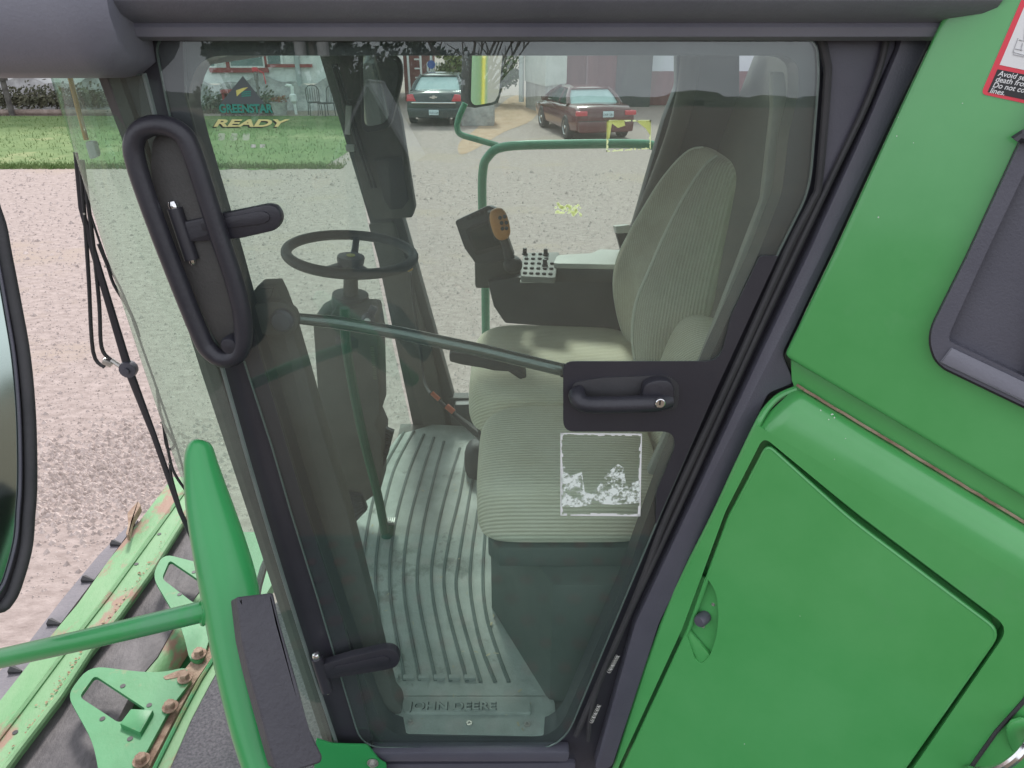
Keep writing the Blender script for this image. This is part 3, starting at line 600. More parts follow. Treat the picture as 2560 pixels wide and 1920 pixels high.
# raised outer band right of the door (rear post) with a seam
rp = [(2268, 44), (2350, 20), (2366, 22), (2222, 318), (2075, 638), (1957, 885), (1986, 958), (1921, 984), (1783, 1278), (1648, 1560), (1530, 1920), (1485, 1925), (1588, 1560), (1720, 1278), (1905, 880), (2020, 638), (2165, 318), (2248, 120)]
part('rear_post_cover', M_['black'], lambda bm: prism(bm, pl(DOOR, rp, .012, 14), DN, .030, .004), frame)
cp_ = [(2055, 52), (2245, 52), (2238, 120), (2170, 270), (2075, 470), (2040, 520), (2052, 450), (2070, 190), (2040, 100)]
part('corner_cover', M_['black'], lambda bm: prism(bm, pl(DOOR, cp_, .0, 10), DN, .02, .003), frame)
seal = smooth_path(pl(DOOR, [(1985, 60), (2045, 84), (2066, 150), (2068, 210), (2048, 450), (2030, 505), (1968, 628), (1835, 925), (1670, 1282), (1590, 1490), (1440, 1838)], .004), 5)
part('door_seal', M_['rubber'], lambda bm: tube(bm, seal, .0065, 8), frame)
seal2 = smooth_path(pl(DOOR, [(2222, 52), (2205, 150), (2165, 262), (2090, 420), (1985, 640), (1868, 890), (1705, 1250), (1500, 1700), (1470, 1850)], .006), 5)
part('door_seal', M_['rubber'], lambda bm: tube(bm, seal2, .0055, 8), frame)
part('sill', M_['black'], lambda bm: (prism(bm, pl(DOOR, [(925, 1882), (1425, 1880), (1420, 1905), (930, 1905)], .016, 8), DN, .03, .004), prism(bm, pl(DOOR, [(900, 1912), (1440, 1908), (1430, 1990), (900, 1990)], -.004, 8), DN, .03, .004)), frame)
# rust springs on the rear post seam
for (a, b_) in (((1545, 1638), (1522, 1680)), ((1498, 1762), (1478, 1805))):
    pa, pb = DOOR.near(*a, .018), DOOR.near(*b_, .018); hx = []
    for i in range(90):
        t = i / 89; c = pa.lerp(pb, t); M = basis(c, pb - pa); hx.append(M @ Vector((.004 * math.cos(t * 60), .004 * math.sin(t * 60), 0)))
    part('spring', M_['steel'], lambda bm: tube(bm, hx, .0009, 5), frame)
# ---- front post (outer black face) and its inner trim
ap = [(300, 50), (440, 50), (520, 560), (583, 640), (640, 850), (762, 1270), (872, 1600), (955, 1860), (850, 1930), (752, 1585), (660, 1288), (545, 920), (420, 520), (330, 230)]
part('front_post', M_['black_side'], lambda bm: prism(bm, pl(DOOR, [(335, 60), (455, 60), (462, 240), (490, 340), (583, 645), (653, 895), (763, 1272), (857, 1555), (930, 1850), (850, 1925), (752, 1585), (664, 1288), (548, 920), (430, 560), (352, 300)], -.002), DN, .012, .003))
fp2 = [(300, 120), (517, 920), (637, 1280), (840, 1863)]
part('post_edge_seal', M_['interior'], lambda bm: tube(bm, pl(DOOR, [(275, 170), (335, 330), (440, 620), (532, 920), (650, 1284), (748, 1590), (848, 1900)], -.022), .022, 8))
# ---- roof
def roofprof(x0, x1, prof, bm, cap=True):
    A = [bm.verts.new((x0, y, CAMH + z)) for y, z in prof]; B = [bm.verts.new((x1, y, CAMH + z)) for y, z in prof]
    for i in range(len(A)):
        j = (i + 1) % len(A); bm.faces.new([A[i], A[j], B[j], B[i]])
    bm.faces.new(A); bm.faces.new(B)
prof = [(1.30, -.030), (1.215, -.030), (1.200, -.024), (1.196, -.012), (1.200, -.006), (1.188, -.002), (1.165, .006), (1.150, .022), (1.146, .05), (1.155, .085), (1.19, .12), (1.27, .15), (1.9, .19), (2.65, .15), (2.78, .10), (2.80, -.02), (2.70, -.030)]
roof = part('cab_roof', M_['roof'], lambda bm: roofprof(-.62, .67, prof, bm))
vx0, vx1 = -1.30, -.545
def visor(bm):
    n = 26
    sec = [(1.20, -.080), (1.155, -.070), (1.125, -.045), (1.115, 0), (1.12, .06), (1.16, .11), (1.28, .14), (1.95, .16), (2.65, .14), (2.80, .06), (2.80, -.06), (2.75, -.08)]
    rings = []
    for i in range(n + 1):
        t = i / n; x = vx0 + (vx1 - vx0) * t; k = min(1, (t / .22)) ; k = math.sqrt(max(0, 1 - (1 - k) ** 2)) if t < .22 else 1
        e_ = (1 - t) / .05; e_ = 1 if e_ > 1 else math.sqrt(max(0.0, 1 - (1 - e_) ** 2)) * .4 + .6
        kk = e_
        ring = []
        for y, z in sec:
            yy = 1.96 + (y - 1.96) * (1 - .05 * (1 - kk)); zz = .03 + (z - .03) * (.25 + .75 * k) * (1 if kk == 1 else (.55 + .45 * kk)); ring.append(bm.verts.new((x + .10 * (1 - k) * 0, yy, CAMH + zz)))
        rings.append(ring)
    for A, B in zip(rings, rings[1:]):
        for j in range(len(A)):
            k2 = (j + 1) % len(A); bm.faces.new([A[j], A[k2], B[k2], B[j]])
    bm.faces.new(rings[0]); bm.faces.new(rings[-1])
part('roof_visor', M_['roof'], visor, ang=1.0)
part('roof_end_cover', M_['dark_green'], lambda bm: prism(bm, pl(DOOR, [(2268, -60), (2420, -60), (2371, 10), (2330, 66), (2270, 44)], .02, 6), DN, .06, .005))
part('headliner', M_['headliner'], lambda bm: box(bm, (.08, 1.98, CAMH - .040), (1.30, 1.38, .014)))
part('header_trim', M_['headliner'], lambda bm: box(bm, (.10, 2.68, CAMH - .062), (1.36, .06, .09)))
# ---- cab interior shell
def Xf(z): return -.585 - z * .135         # front line of the floor and far post, z measured from camera height (negative)
def Xr(z): return .83 + z * .28
z0, z1 = -1.50, -.03
part('cab_floor', M_['trim_brown'], lambda bm: prism(bm, [(x, y, ZF - .005) for x, y in [(-.42, 1.245), (.33, 1.245), (.41, 2.71), (-.46, 2.71)]], (0, 0, 1), .05))
M_['mat'] = mat('floor_mat', (.27, .285, .265), (.43, .45, .42), 4.5, .7, .25, 120, c3=(.52, .56, .53), c3scale=6, c3at=.66, rvar=.1)
matp = [oZ(x, y, ZF) for x, y in [(880, 1530), (860, 1300), (930, 1180), (1000, 1090), (1085, 1065), (1200, 1072), (1260, 1200), (1400, 1500), (1420, 1745), (955, 1745)]]
fm = part('floor_mat', M_['mat'], lambda bm: prism(bm, [p + Vector((0, 0, .008)) for p in matp], (0, 0, 1), .01))
# curved ribs of the mat: groove lines as dark raised seams
rib_px = [[(935, 1180), (890, 1300), (872, 1450), (878, 1600)], [(1010, 1085), (950, 1200), (915, 1350), (905, 1500), (925, 1705)], [(1035, 1082), (985, 1180), (950, 1330), (940, 1480), (975, 1705)],
          [(1060, 1090), (1020, 1190), (985, 1330), (975, 1480), (1012, 1708)], [(1085, 1098), (1055, 1190), (1020, 1330), (1010, 1480), (1050, 1708)], [(1110, 1108), (1085, 1200), (1055, 1340), (1044, 1480), (1090, 1708)],
          [(1150, 1125), (1120, 1220), (1090, 1350), (1080, 1480), (1127, 1710)], [(1165, 1150), (1150, 1240), (1120, 1370), (1112, 1490), (1168, 1710)], [(1182, 1200), (1168, 1280), (1148, 1400), (1143, 1500), (1202, 1712)],
          [(1195, 1280), (1180, 1380), (1176, 1480), (1200, 1610), (1238, 1712)], [(1215, 1310), (1207, 1440), (1215, 1540), (1245, 1640), (1272, 1712)]]
def groove(bm, L, wd, z):
    P = smooth_path([oZ(x, y, ZF) for x, y in L], 6)
    for s in (-.0022, .0022):
        tube(bm, [p + Vector((s, 0, z)) for p in P], wd, 6)
part('mat_ribs', mat('rib_dark', (.10, .12, .11), (.16, .18, .17), 9, .6), lambda bm: [groove(bm, L, .0032, .009) for L in rib_px], fm)
def mat_pads(bm):
    for i, x in enumerate((978, 1018, 1056, 1094, 1132, 1170)):
        a = oZ(x, 1703, ZF); box(bm, a + Vector((.005, 0, .012)), (.028, .012, .012), bev=.002)
part('mat_end_pads', M_['mat'], mat_pads, fm)
def fdeb(bm):
    for i in range(60):
        c = oZ(rnd.uniform(900, 1370), rnd.uniform(1150, 1830), ZF + .0125); a = rnd.uniform(0, 3.14); l = rnd.uniform(.002, .007); q = Vector((math.cos(a) * l, math.sin(a) * l, 0)); n = Vector((-q.y, q.x, 0)) * rnd.uniform(.12, .5)
        bm.faces.new([bm.verts.new(c + v + Vector((0, 0, .001))) for v in (-q - n, q - n, q + n, -q + n)])
tag(part('floor_litter', mat('straw', (.30, .24, .15), (.62, .56, .40), 60, .9), fdeb, smooth=False), kind='stuff')
part('mat_dirt', residue('mud_stain', (.17, .16, .13), 6, .58, .5), lambda bm: prism(bm, [p + Vector((0, 0, .0086)) for p in matp], (0, 0, 1), .0003), fm)
# sill plate with the embossed name
sp_ = [oZ(x, y, ZF + .012) for x, y in [(950, 1740), (1385, 1740), (1395, 1838), (975, 1834)]]
sill = part('sill_plate', M_['mat'], lambda bm: prism(bm, rnd_poly(sp_, .02, 4), (0, 0, 1), .03, .003))
step = [oZ(x, y, ZF + .02) for x, y in [(1002, 1748), (1325, 1752), (1328, 1782), (1010, 1780)]]
part('raised_band', M_['mat'], lambda bm: prism(bm, rnd_poly(step, .01, 3), (0, 0, 1), .012, .003), sill)
a = oZ(1022, 1774, ZF + .021); b_ = oZ(1322, 1778, ZF + .021)
text('embossed_name', 'JOHN DEERE', basis(a, (0, 0, 1), (1, 0, 0)), .030, mat('letter_dark', (.055, .065, .06), rough=.6), sill, .002, 0, 'LEFT', 1.22, .0008, 1.0)
a2 = a - Vector((.0018, .0014, -.0015))
text('embossed_name', 'JOHN DEERE', basis(a2, (0, 0, 1), (1, 0, 0)), .030, M_['mat'], sill, .003, 0, 'LEFT', 1.22, .0004, 1.0)
for x in (1026, 1173, 1318):
    c = oZ(x, 1806 + (x - 1026) * .02, ZF + .013); part('rivet', M_['steel'], lambda bm: lathe(bm, [(.0075, 0), (.007, .003), (.0035, .003), (.003, .0005)], Matrix.Translation(c), 14), sill)
# rear wall of the cab, with a window
def rearw(Y, z): return Vector((Xr(z), Y, CAMH + z))
rw_n = Vector((-1, 0, .28))
ro = [rearw(1.28, z1), rearw(2.7, z1), rearw(2.7, z0), rearw(1.28, z0)]
rh = rnd_poly([rearw(1.45, -.10), rearw(1.85, -.10), rearw(1.85, -.62), rearw(1.45, -.62)], .05)
part('rear_wall', mat('rear_trim', (.11, .115, .10), (.15, .15, .13), 3, .5), lambda bm: prism(bm, ro, rw_n, .04, holes=[rh]))
part('rear_window', M_['far_glass'], lambda bm: prism(bm, [p + Vector((.02, 0, 0)) for p in rh], rw_n, .004))
part('grain_tank', M_['green_panel'], lambda bm: box(bm, (1.62, 2.05, CAMH - .70), (.9, 1.64, 1.9), bev=.04))
# far side: posts, window, low wall
def far(px, off=0, r=0): return pl(FAR, px, off, r)
part('far_front_post', M_['interior'], lambda bm: prism(bm, far([(795, 130), (912, 130), (1000, 520), (1138, 1010), (1128, 1085), (1036, 1085), (925, 560)]), FAR.n, .07, .01))
part('post_inner_trim', M_['trim_brown'], lambda bm: prism(bm, far([(920, 560), (985, 555), (1085, 900), (1118, 1075), (1062, 1080)], .02, 8), FAR.n, .02, .006))
part('far_rear_post', M_['black_side'], lambda bm: prism(bm, far([(1692, 130), (1850, 130), (1850, 330), (1760, 640), (1650, 830), (1470, 1010), (1395, 1010), (1585, 560), (1661, 295), (1692, 215)], 0, 12), FAR.n, .06, .008))
part('far_rear_trim', M_['trim_brown'], lambda bm: tube(bm, smooth_path([FAR.near(x, y, .05) for x, y in [(1725, 135), (1715, 230), (1680, 360), (1610, 540), (1565, 660)]], 5), .032, 12))
part('far_window', M_['far_glass'], lambda bm: prism(bm, far([(905, 125), (1700, 125), (1700, 215), (1640, 400), (1420, 1000), (1130, 1080)], -.03), FAR.n, .004))
part('far_sill', M_['interior'], lambda bm: (prism(bm, far([(1120, 995), (1240, 995), (1235, 1010), (1130, 1010)], .01, 4), FAR.n, .05, .004), prism(bm, far([(1125, 1035), (1520, 1035), (1500, 1120), (1135, 1100)], .02, 6), FAR.n, .05, .006)))
part('far_shelf', M_['console'], lambda bm: prism(bm, far([(1135, 1012), (1215, 1010), (1225, 1042), (1140, 1042)], .05, 6), FAR.n, .05, .006))
# windshield: curved sheet
WC = [(-.565, 1.225), (-.72, 1.29), (-.82, 1.42), (-.93, 1.68), (-.975, 1.98), (-.93, 2.28), (-.80, 2.53), (-.585, 2.7)]
wc = smooth_path([(x, y, 0) for x, y in WC], 6)
def wsx(u, v):
    i = u * (len(wc) - 1); k = min(int(i), len(wc) - 2); p = wc[k].lerp(wc[k + 1], i - k); z = -.075 - v * 1.50
    cl = 1 - .10 * max(0, v - .2)
    return Vector((p.x + (-z) * .115 + .05 * math.sin(v * 3.1) * -1 * .3, p.y - .055 * v * (1 - u), CAMH + z))
part('windshield', M_['wind_glass'], lambda bm: grid(bm, wsx, 42, 14))
part('windshield_edge', mat('glass_edge', (.10, .13, .12), (.16, .19, .18), 8, .3), lambda bm: tube(bm, [wsx(0.0, v / 14) for v in range(15)], .004, 6))
part('windshield_lower_seal', M_['rubber'], lambda bm: tube(bm, [wsx(u / 24, 1) for u in range(25)], .012, 8))
# glass reflection built as a solid hanging rod with white end
part('reflected_rod', M_['amber'], lambda bm: tube(bm, [oY(172, 180, 1.75), oY(192, 260, 1.75), oY(216, 350, 1.75)], .0055, 8))
part('reflected_rod_end', M_['white'], lambda bm: prism(bm, rnd_poly([oY(x, y, 1.74) for x, y in [(211, 354), (233, 354), (243, 392), (224, 400)]], .006, 3), (0, -1, 0), .02, .003))
# ---- wiper (outside, before the windshield)
WP = 1.98
def wy(x, y): return oY(x, y, WP)
wp = part('wiper', M_['black_side'], lambda bm: (
    tube(bm, [wy(189, 381), wy(203, 520), wy(240, 650), wy(311, 889), wy(323, 928)], [.006, .008, .010, .013, .014], 8, flat=((0, 1, 0), .5)),
    tube(bm, [wy(323, 928), wy(385, 1090), wy(451, 1280), wy(482, 1350)], [.014, .010, .009, .008], 8, flat=((0, 1, 0), .5))))
part('pivot', M_['black'], lambda bm: lathe(bm, [(.024, -.01), (.026, 0), (.024, .012), (.010, .014), (.009, .020)], basis(wy(322, 922), (0, -1, 0)), 16), wp)
part('link_rod', M_['rubber'], lambda bm: tube(bm, smooth_path([wy(200, 400), wy(213, 560), wy(222, 700), wy(233, 880), wy(262, 918)], 5), .0055, 8), wp)
part('link_rod', M_['rubber'], lambda bm: tube(bm, smooth_path([wy(206, 400), wy(232, 600), wy(248, 760), wy(254, 868), wy(278, 900)], 5), .0055, 8), wp)
part('clip', M_['steel'], lambda bm: (box(bm, wy(270, 905), (.026, .02, .018), Matrix.Rotation(.5, 3, 'Y'), .003), tube(bm, [wy(278, 900), wy(300, 915), wy(315, 925)], .007, 8)), wp)
def blade(pts, nm='blade_bow'):
    part(nm, M_['rubber'], lambda bm: tube(bm, smooth_path([wy(*q) for q in pts], 4), .0048, 6), wp)
blade([(246, 610), (268, 663), (285, 712), (319, 768), (338, 810), (348, 842)])
blade([(393, 974), (400, 1030), (407, 1052), (418, 1120), (436, 1110), (408, 1060)])
blade([(408, 1060), (426, 1153), (440, 1190), (465, 1227), (472, 1245)])
blade([(426, 1150), (428, 1190), (452, 1275)])
part('blade', M_['rubber'], lambda bm: tube(bm, smooth_path([wy(x, y) for x, y in [(205, 470), (262, 640), (312, 745), (356, 870), (402, 1000), (450, 1145), (474, 1250)]], 4), .0035, 6), wp)
for q in ((268, 663), (319, 768), (406, 1052), (426, 1155), (216, 532), (465, 1228)):
    part('rivet', M_['steel'], lambda bm: lathe(bm, [(.003, 0), (.003, .004)], basis(wy(*q) - Vector((0, .009, 0)), (0, -1, 0)), 8), wp)
# ---- door
door_px = rnd_poly([(383, 84), (2042, 82), (2047, 190), (2027, 447), (2011, 501), (1945, 634), (1800, 945), (1653, 1280), (1571, 1475), (1405, 1873), (905, 1868), (859, 1716), (793, 1492), (727, 1280), (680, 1118), (599, 869), (531, 640), (422, 282)], [60, 95, 30, 60, 20, 20, 10, 10, 20, 75, 50, 10, 10, 10, 10, 10, 10, 40], 6)
door = part('door', M_['door_glass'], lambda bm: prism(bm, [DOOR.near(p[0], p[1], .003) for p in door_px], DN, .006))
part('glass_rim', mat('glass_rim', (.10, .13, .12), rough=.25), lambda bm: tube(bm, [DOOR.near(p[0], p[1], .001) for p in door_px], .0022, 6, closed=True), door)
# black printed latch area joined to the border
latch = [(1408, 904), (1800, 904), (1828, 790), (1900, 640), (1945, 640), (1790, 975), (1640, 1310), (1640, 1230), (1690, 1115), (1680, 1079), (1408, 1079)]
part('latch_cover', M_['black_side'], lambda bm: prism(bm, pl(DOOR, latch, .0065, [26, 40, 10, 10, 0, 0, 0, 10, 30, 26, 28]), DN, .003), door)
hd = part('door_handle', M_['hard'], lambda bm: (tube(bm, smooth_path([DOOR.near(x, y, o) for x, y, o in [(1447, 976, .008), (1443, 992, .028), (1462, 1010, .040), (1520, 1012, .042), (1590, 1010, .042), (1640, 1008, .034), (1672, 1000, .022)]], 6), [.012] * 4 + [.0155] * 28 + [.015] * 5, 12),
    prism(bm, pl(DOOR, [(1610, 962), (1640, 950), (1676, 952), (1688, 975), (1684, 1014), (1668, 1027), (1630, 1026), (1600, 1018)], .032, 14), DN, .026, .006)), door)
part('handle_recess', M_['rubber'], lambda bm: prism(bm, pl(DOOR, [(1428, 958), (1500, 945), (1670, 938), (1700, 960), (1694, 1026), (1440, 1030)], .0095, 20), DN, .004, .001), door)
part('lock', M_['chrome'], lambda bm: (lathe(bm, [(.0088, -.004), (.0088, .003), (.0075, .004), (.0, .004)], basis(DOOR.near(1650, 1007, .050), DN), 20)), hd)
part('key_slot', M_['blackprint'], lambda bm: box(bm, DOOR.near(1650, 1007, .0545), (.0025, .001, .009)), hd)
# hinges
def hinge(poly, pin0, pin1, cap):
    h = part('hinge', M_['hard'], lambda bm: (prism(bm, pl(DOOR, poly, .034, [6, 4, 10, 16, 16, 16, 16, 8, 6, 6][:len(poly)]), DN, .022, .005)), door)
    part('hinge_pad', M_['rubber'], lambda bm: prism(bm, pl(DOOR, [((x - cxh) * 1.06 + cxh, (y - cyh) * 1.16 + cyh) for x, y in poly], .012, 16), DN, .007, .002), h) if False else None
    a, b2 = DOOR.near(*pin0, .028), DOOR.near(*pin1, .028)
    part('hinge_pin', M_['black_side'], lambda bm: tube(bm, [a, b2], .0125, 12), h)
    part('pin_cap', M_['chrome'], lambda bm: lathe(bm, [(.0085, 0), (.009, .006), (.007, .011), (.001, .014)], basis(a, a - b2), 14), h)
    part('pin_cap', M_['chrome'], lambda bm: lathe(bm, [(.006, 0), (.006, .006), (.004, .009)], basis(b2, b2 - a), 12), h)
hinge([(452, 556), (560, 533), (668, 511), (690, 516), (703, 537), (702, 558), (688, 577), (600, 597), (450, 608)], (437, 520), (480, 648), 0)
hinge([(800, 1664), (880, 1641), (965, 1622), (988, 1628), (1001, 1646), (996, 1664), (980, 1674), (900, 1687), (803, 1702)], (792, 1644), (818, 1726), 0)
part('hinge_rib', M_['hard'], lambda bm: prism(bm, pl(DOOR, [(500, 555), (655, 527), (674, 536), (674, 552), (655, 560), (505, 578)], .037, 9), DN, .004, .0012), door)
part('hinge_rib', M_['hard'], lambda bm: prism(bm, pl(DOOR, [(835, 1668), (960, 1640), (976, 1648), (972, 1658), (900, 1672), (838, 1682)], .037, 6), DN, .004, .0012), door)
# grab handle loop on the front post and its plate
gh = smooth_path(pl(DOOR, [(402, 313), (358, 322), (336, 352), (338, 400), (372, 505), (428, 655), (500, 835), (524, 876), (556, 897), (590, 889), (607, 855), (606, 790), (585, 700), (545, 580), (482, 385), (452, 332)], .045), 5, True)
gb = part('grab_handle', M_['hard'], lambda bm: tube(bm, gh, .0155, 14, closed=True))
part('handle_plate', M_['interior'], lambda bm: prism(bm, pl(DOOR, [(380, 338), (440, 335), (475, 400), (560, 640), (598, 790), (590, 850), (560, 875), (530, 840), (470, 700), (375, 440)], .026, 26), DN, .02, .003), gb)
part('handle_boss', M_['hard'], lambda bm: lathe(bm, [(.014, -.02), (.016, 0), (.013, .008), (.0, .010)], basis(DOOR.near(575, 862, .05), DN), 16), gb)
# inner bracket, knob and assist rod on the door
br = part('rod_bracket', M_['trim_brown'], lambda bm: prism(bm, pl(DOOR, [(598, 778), (650, 757), (705, 754), (738, 775), (748, 805), (738, 830), (705, 842), (650, 838), (590, 850)], -.05, 12), DN, .02, .005), door)
part('bracket_knob', M_['black'], lambda bm: lathe(bm, [(.021, -.01), (.021, .006), (.016, .012), (.0, .014)], basis(DOOR.near(706, 800, -.045), DN), 20), br)
part('assist_rod', mat('dark_chrome_rod', (.16, .18, .17), (.22, .24, .22), 8, .18, metal=.7), lambda bm: tube(bm, pl(DOOR, [(735, 795), (840, 806), (1000, 833), (1200, 875), (1420, 928)], -.07), [.010, .0125, .0125, .0125, .0125], 12), door)
part('rod_mount', M_['rubber'], lambda bm: tube(bm, pl(DOOR, [(1405, 925), (1560, 962)], -.06), .014, 8), door)
# stickers on the door glass
st_o = [(1400, 1078), (1606, 1082), (1602, 1293), (1400, 1290)]
def frame_px(bm, q, wd, plane, off, jitter=0):
    for i in range(4):
        a, b_ = Vector(q[i]), Vector(q[(i + 1) % 4]); d = (b_ - a).normalized(); n = Vector((-d.y, d.x)) * wd
        m_ = 24
        for k in range(m_):
            if jitter and rnd.random() < jitter: continue
            p, r = a.lerp(b_, k / m_), a.lerp(b_, (k + 1) / m_); j = 1 + (rnd.uniform(-.4, .8) if jitter else 0)
            bm.faces.new([bm.verts.new(plane.near(t.x, t.y, off)) for t in (p, r, r + n * j, p + n * j)])
ds = part('old_sticker', M_['white'], lambda bm: frame_px(bm, [(1401, 1082), (1605, 1084), (1601, 1291), (1401, 1289)][::1], 4, DOOR, .0045, .04), door, smooth=False)
def blotch(bm):
    q = [(1402, 1175), (1410, 1165), (1425, 1190), (1455, 1180), (1462, 1230), (1480, 1236), (1500, 1210), (1520, 1180), (1545, 1160), (1560, 1170), (1565, 1210), (1600, 1200), (1600, 1258), (1540, 1262), (1500, 1260), (1440, 1268), (1402, 1266)]
    bm.faces.new([bm.verts.new(DOOR.near(x, y, .0045)) for x, y in q])
part('sticker_residue', residue('white_residue', (.78, .84, .80), 55, .44), blotch, ds, smooth=False)
# product decal on the upper left of the glass
dec = part('door_decal', mat('decal_dark', (.08, .10, .10), rough=.5), lambda bm: prism(bm, pl(DOOR, [(607, 190), (662, 260), (550, 260)], .0046), DN, .0004), door)
part('decal_flag', M_['yellow'], lambda bm: prism(bm, pl(DOOR, [(590, 226), (607, 220), (620, 218), (602, 232), (592, 241)], .005), DN, .0003), dec)
part('decal_flag', M_['teal'], lambda bm: [prism(bm, pl(DOOR, [(605, 229 + k * 5), (628, 227 + k * 5), (626, 230 + k * 5), (602, 232 + k * 5)], .005), DN, .0003) for k in range(3)], dec)
def dtext(nm, s, x0, y0, x1, hpx, m, off, shear=0, bold=0, width=None, n=10):
    a = DOOR.near(x0, y0, off); b_ = DOOR.near(x1, y0, off); top = DOOR.near(x0, y0 - hpx, off); h = (top - a).length
    c = bpy.data.curves.new('t', 'FONT'); c.body = s; c.size = 1; o = bpy.data.objects.new('t', c); COL.objects.link(o); bpy.context.view_layer.update()
    wd = o.dimensions.x; hh = .70; bpy.data.objects.remove(o)
    size = h / hh; return text(nm, s, basis(a, DN, b_ - a), size, m, dec, .0002, shear, 'LEFT', (b_ - a).length / (wd * size), bold)
dtext('decal_word', 'GREENSTAR', 549, 281, 680, 20, M_['teal'], .0052, 0, .0006)
dtext('decal_line', 'JOHN DEERE AG MANAGEMENT SOLUTIONS', 553, 291, 682, 6, M_['blackprint'], .0052)
dtext('decal_word', 'READY', 528, 319, 700, 17, M_['blackprint'], .0048, .35, .0004)
dtext('decal_word', 'READY', 532, 316, 704, 17, mat('ready_yellow', (.66, .64, .28), rough=.5), .0056, .35, .0005)
part('faded_marks', residue('faded_print', (.50, .62, .45), 60, .42), lambda bm: [prism(bm, pl(DOOR, [(x, 333), (x + 17, 333), (x + 15, 351), (x - 2, 351)], .0046, 5), DN, .0003) for x in (546, 577, 608)], dec)
part('faded_marks', residue('faded_print2', (.62, .66, .60), 70, .48), lambda bm: [prism(bm, pl(DOOR, [(x, 361), (x + 13, 361), (x + 12, 369), (x, 369)], .0046, 2), DN, .0003) for x in (627, 650)], dec)
# ---- yellow sticker remains on the far window
fs = part('torn_sticker', backlit('torn_paper', (.80, .78, .45)), lambda bm: (frame_px(bm, [(1517, 300), (1628, 300), (1627, 372), (1516, 380)][:4], 3, FAR, .004, .12), prism(bm, far([(1517, 302), (1560, 300), (1563, 314), (1545, 320), (1530, 309), (1524, 345), (1517, 350)], .005), FAR.n, .0005), prism(bm, far([(1590, 302), (1627, 302), (1626, 340), (1615, 322)], .005), FAR.n, .0005)), smooth=False)
def flakes(bm):
    for i in range(70):
        x = 1389 + 66 * rnd.random(); y = 522 + (x - 1389) * .06 + rnd.uniform(-14, 14) * (1 if x < 1405 or x > 1428 else .7); r = rnd.uniform(1.5, 5)
        bm.faces.new([bm.verts.new(FAR.near(x + r * rnd.uniform(.5, 1.2) * math.cos(a), y + r * rnd.uniform(.4, 1.2) * math.sin(a), .005 + i * .00005)) for a in (0, 1.1, 2.3, 3.4, 4.4, 5.4)])
part('sticker_residue', backlit('yellow_residue', (.82, .82, .48)), flakes, fs, smooth=False)
# ---- soft shapes
def superbox(bm, c, s, rot=None, e=.35, nu=36, nv=18, bulge=None):
    def pw(v, k): return math.copysign(abs(v) ** k, v)
    M = Matrix.Translation(c) @ (rot.to_4x4() if rot else Matrix.Identity(4))
    rings = []
    for j in range(1, nv):
        ph = -math.pi / 2 + math.pi * j / nv; ring = []
        for i in range(nu):
            th = 2 * math.pi * i / nu
            x = pw(math.cos(ph), e) * pw(math.cos(th), e); y = pw(math.cos(ph), e) * pw(math.sin(th), e); z = pw(math.sin(ph), e)
            if bulge: x, y, z = bulge(x, y, z)
            ring.append(bm.verts.new(M @ Vector((x * s[0] / 2, y * s[1] / 2, z * s[2] / 2))))
        rings.append(ring)
    for A, B in zip(rings, rings[1:]):
        for j in range(nu):
            k = (j + 1) % nu; bm.faces.new([A[j], A[k], B[k], B[j]])
    bm.faces.new(rings[0]); bm.faces.new(rings[-1])
M_['pedestal'] = mat('pedestal_plastic', (.075, .088, .080), (.105, .12, .11), 5, .6, .1, 200)
# ---- operator seat
seat = part('driver_seat', M_['pedestal'], lambda bm: (box(bm, (.16, 2.06, CAMH - 1.10), (.44, .46, .07), bev=.02), prism(bm, [Vector((x, y, CAMH - 1.13)) for x, y in [(-.057, 1.62), (.090, 1.30), (.33, 1.30), (.36, 2.25), (-.057, 2.25)]], (0, 0, 1), .37, .012)))
def cush(x, y, z): return x, y * (1 - .10 * (1 - x) * .5), z + .10 * (x * x) + (.20 * y * y if z > 0 else 0) - .12 * max(0, -x) ** 3
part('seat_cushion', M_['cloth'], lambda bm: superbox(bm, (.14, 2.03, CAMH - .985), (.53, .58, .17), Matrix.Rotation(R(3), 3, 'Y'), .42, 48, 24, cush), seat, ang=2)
part('cushion_piping', M_['rubber'], lambda bm: tube(bm, smooth_path([(-.09, 1.80, CAMH - 1.03), (-.11, 2.03, CAMH - 1.03), (-.09, 2.27, CAMH - 1.03)], 6), .005, 6), seat)
secs = [(-.315, .515, .535, .09), (-.325, .485, .555, .125), (-.36, .45, .57, .15), (-.42, .41, .565, .175), (-.50, .37, .555, .20), (-.58, .335, .545, .225), (-.66, .305, .54, .24), (-.74, .30, .525, .25), (-.82, .315, .51, .245), (-.89, .34, .48, .235), (-.95, .375, .44, .20)]
def backrest(bm):
    rings = []; zs = smooth_path([(a[1], a[2], a[3]) for a in secs], 3); zz = smooth_path([(a[0], 0, 0) for a in secs], 3)
    for (f, b_, w_), z_ in zip(zs, zz):
        z = z_.x; ring = []; cx = (f + b_) / 2; hx = (b_ - f) / 2
        for i in range(40):
            th = 2 * math.pi * i / 40; c, s = math.cos(th), math.sin(th)
            x = math.copysign(abs(c) ** .55, c) * hx; y = math.copysign(abs(s) ** .55, s) * w_
            if x < 0: x += .075 * max(0, 1 - (y / w_ / .66) ** 2) ** .6 * min(1, hx / .08)        # hollow between the side bolsters
            ring.append(bm.verts.new((cx + x, 2.03 + y, CAMH + z)))
        rings.append(ring)
    for A, B in zip(rings, rings[1:]):
        for j in range(40):
            k = (j + 1) % 40; bm.faces.new([A[j], A[k], B[k], B[j]])
    bm.faces.new(rings[0]); bm.faces.new(rings[-1])
bk = part('backrest', M_['cloth_back'], backrest, seat, ang=1.6)
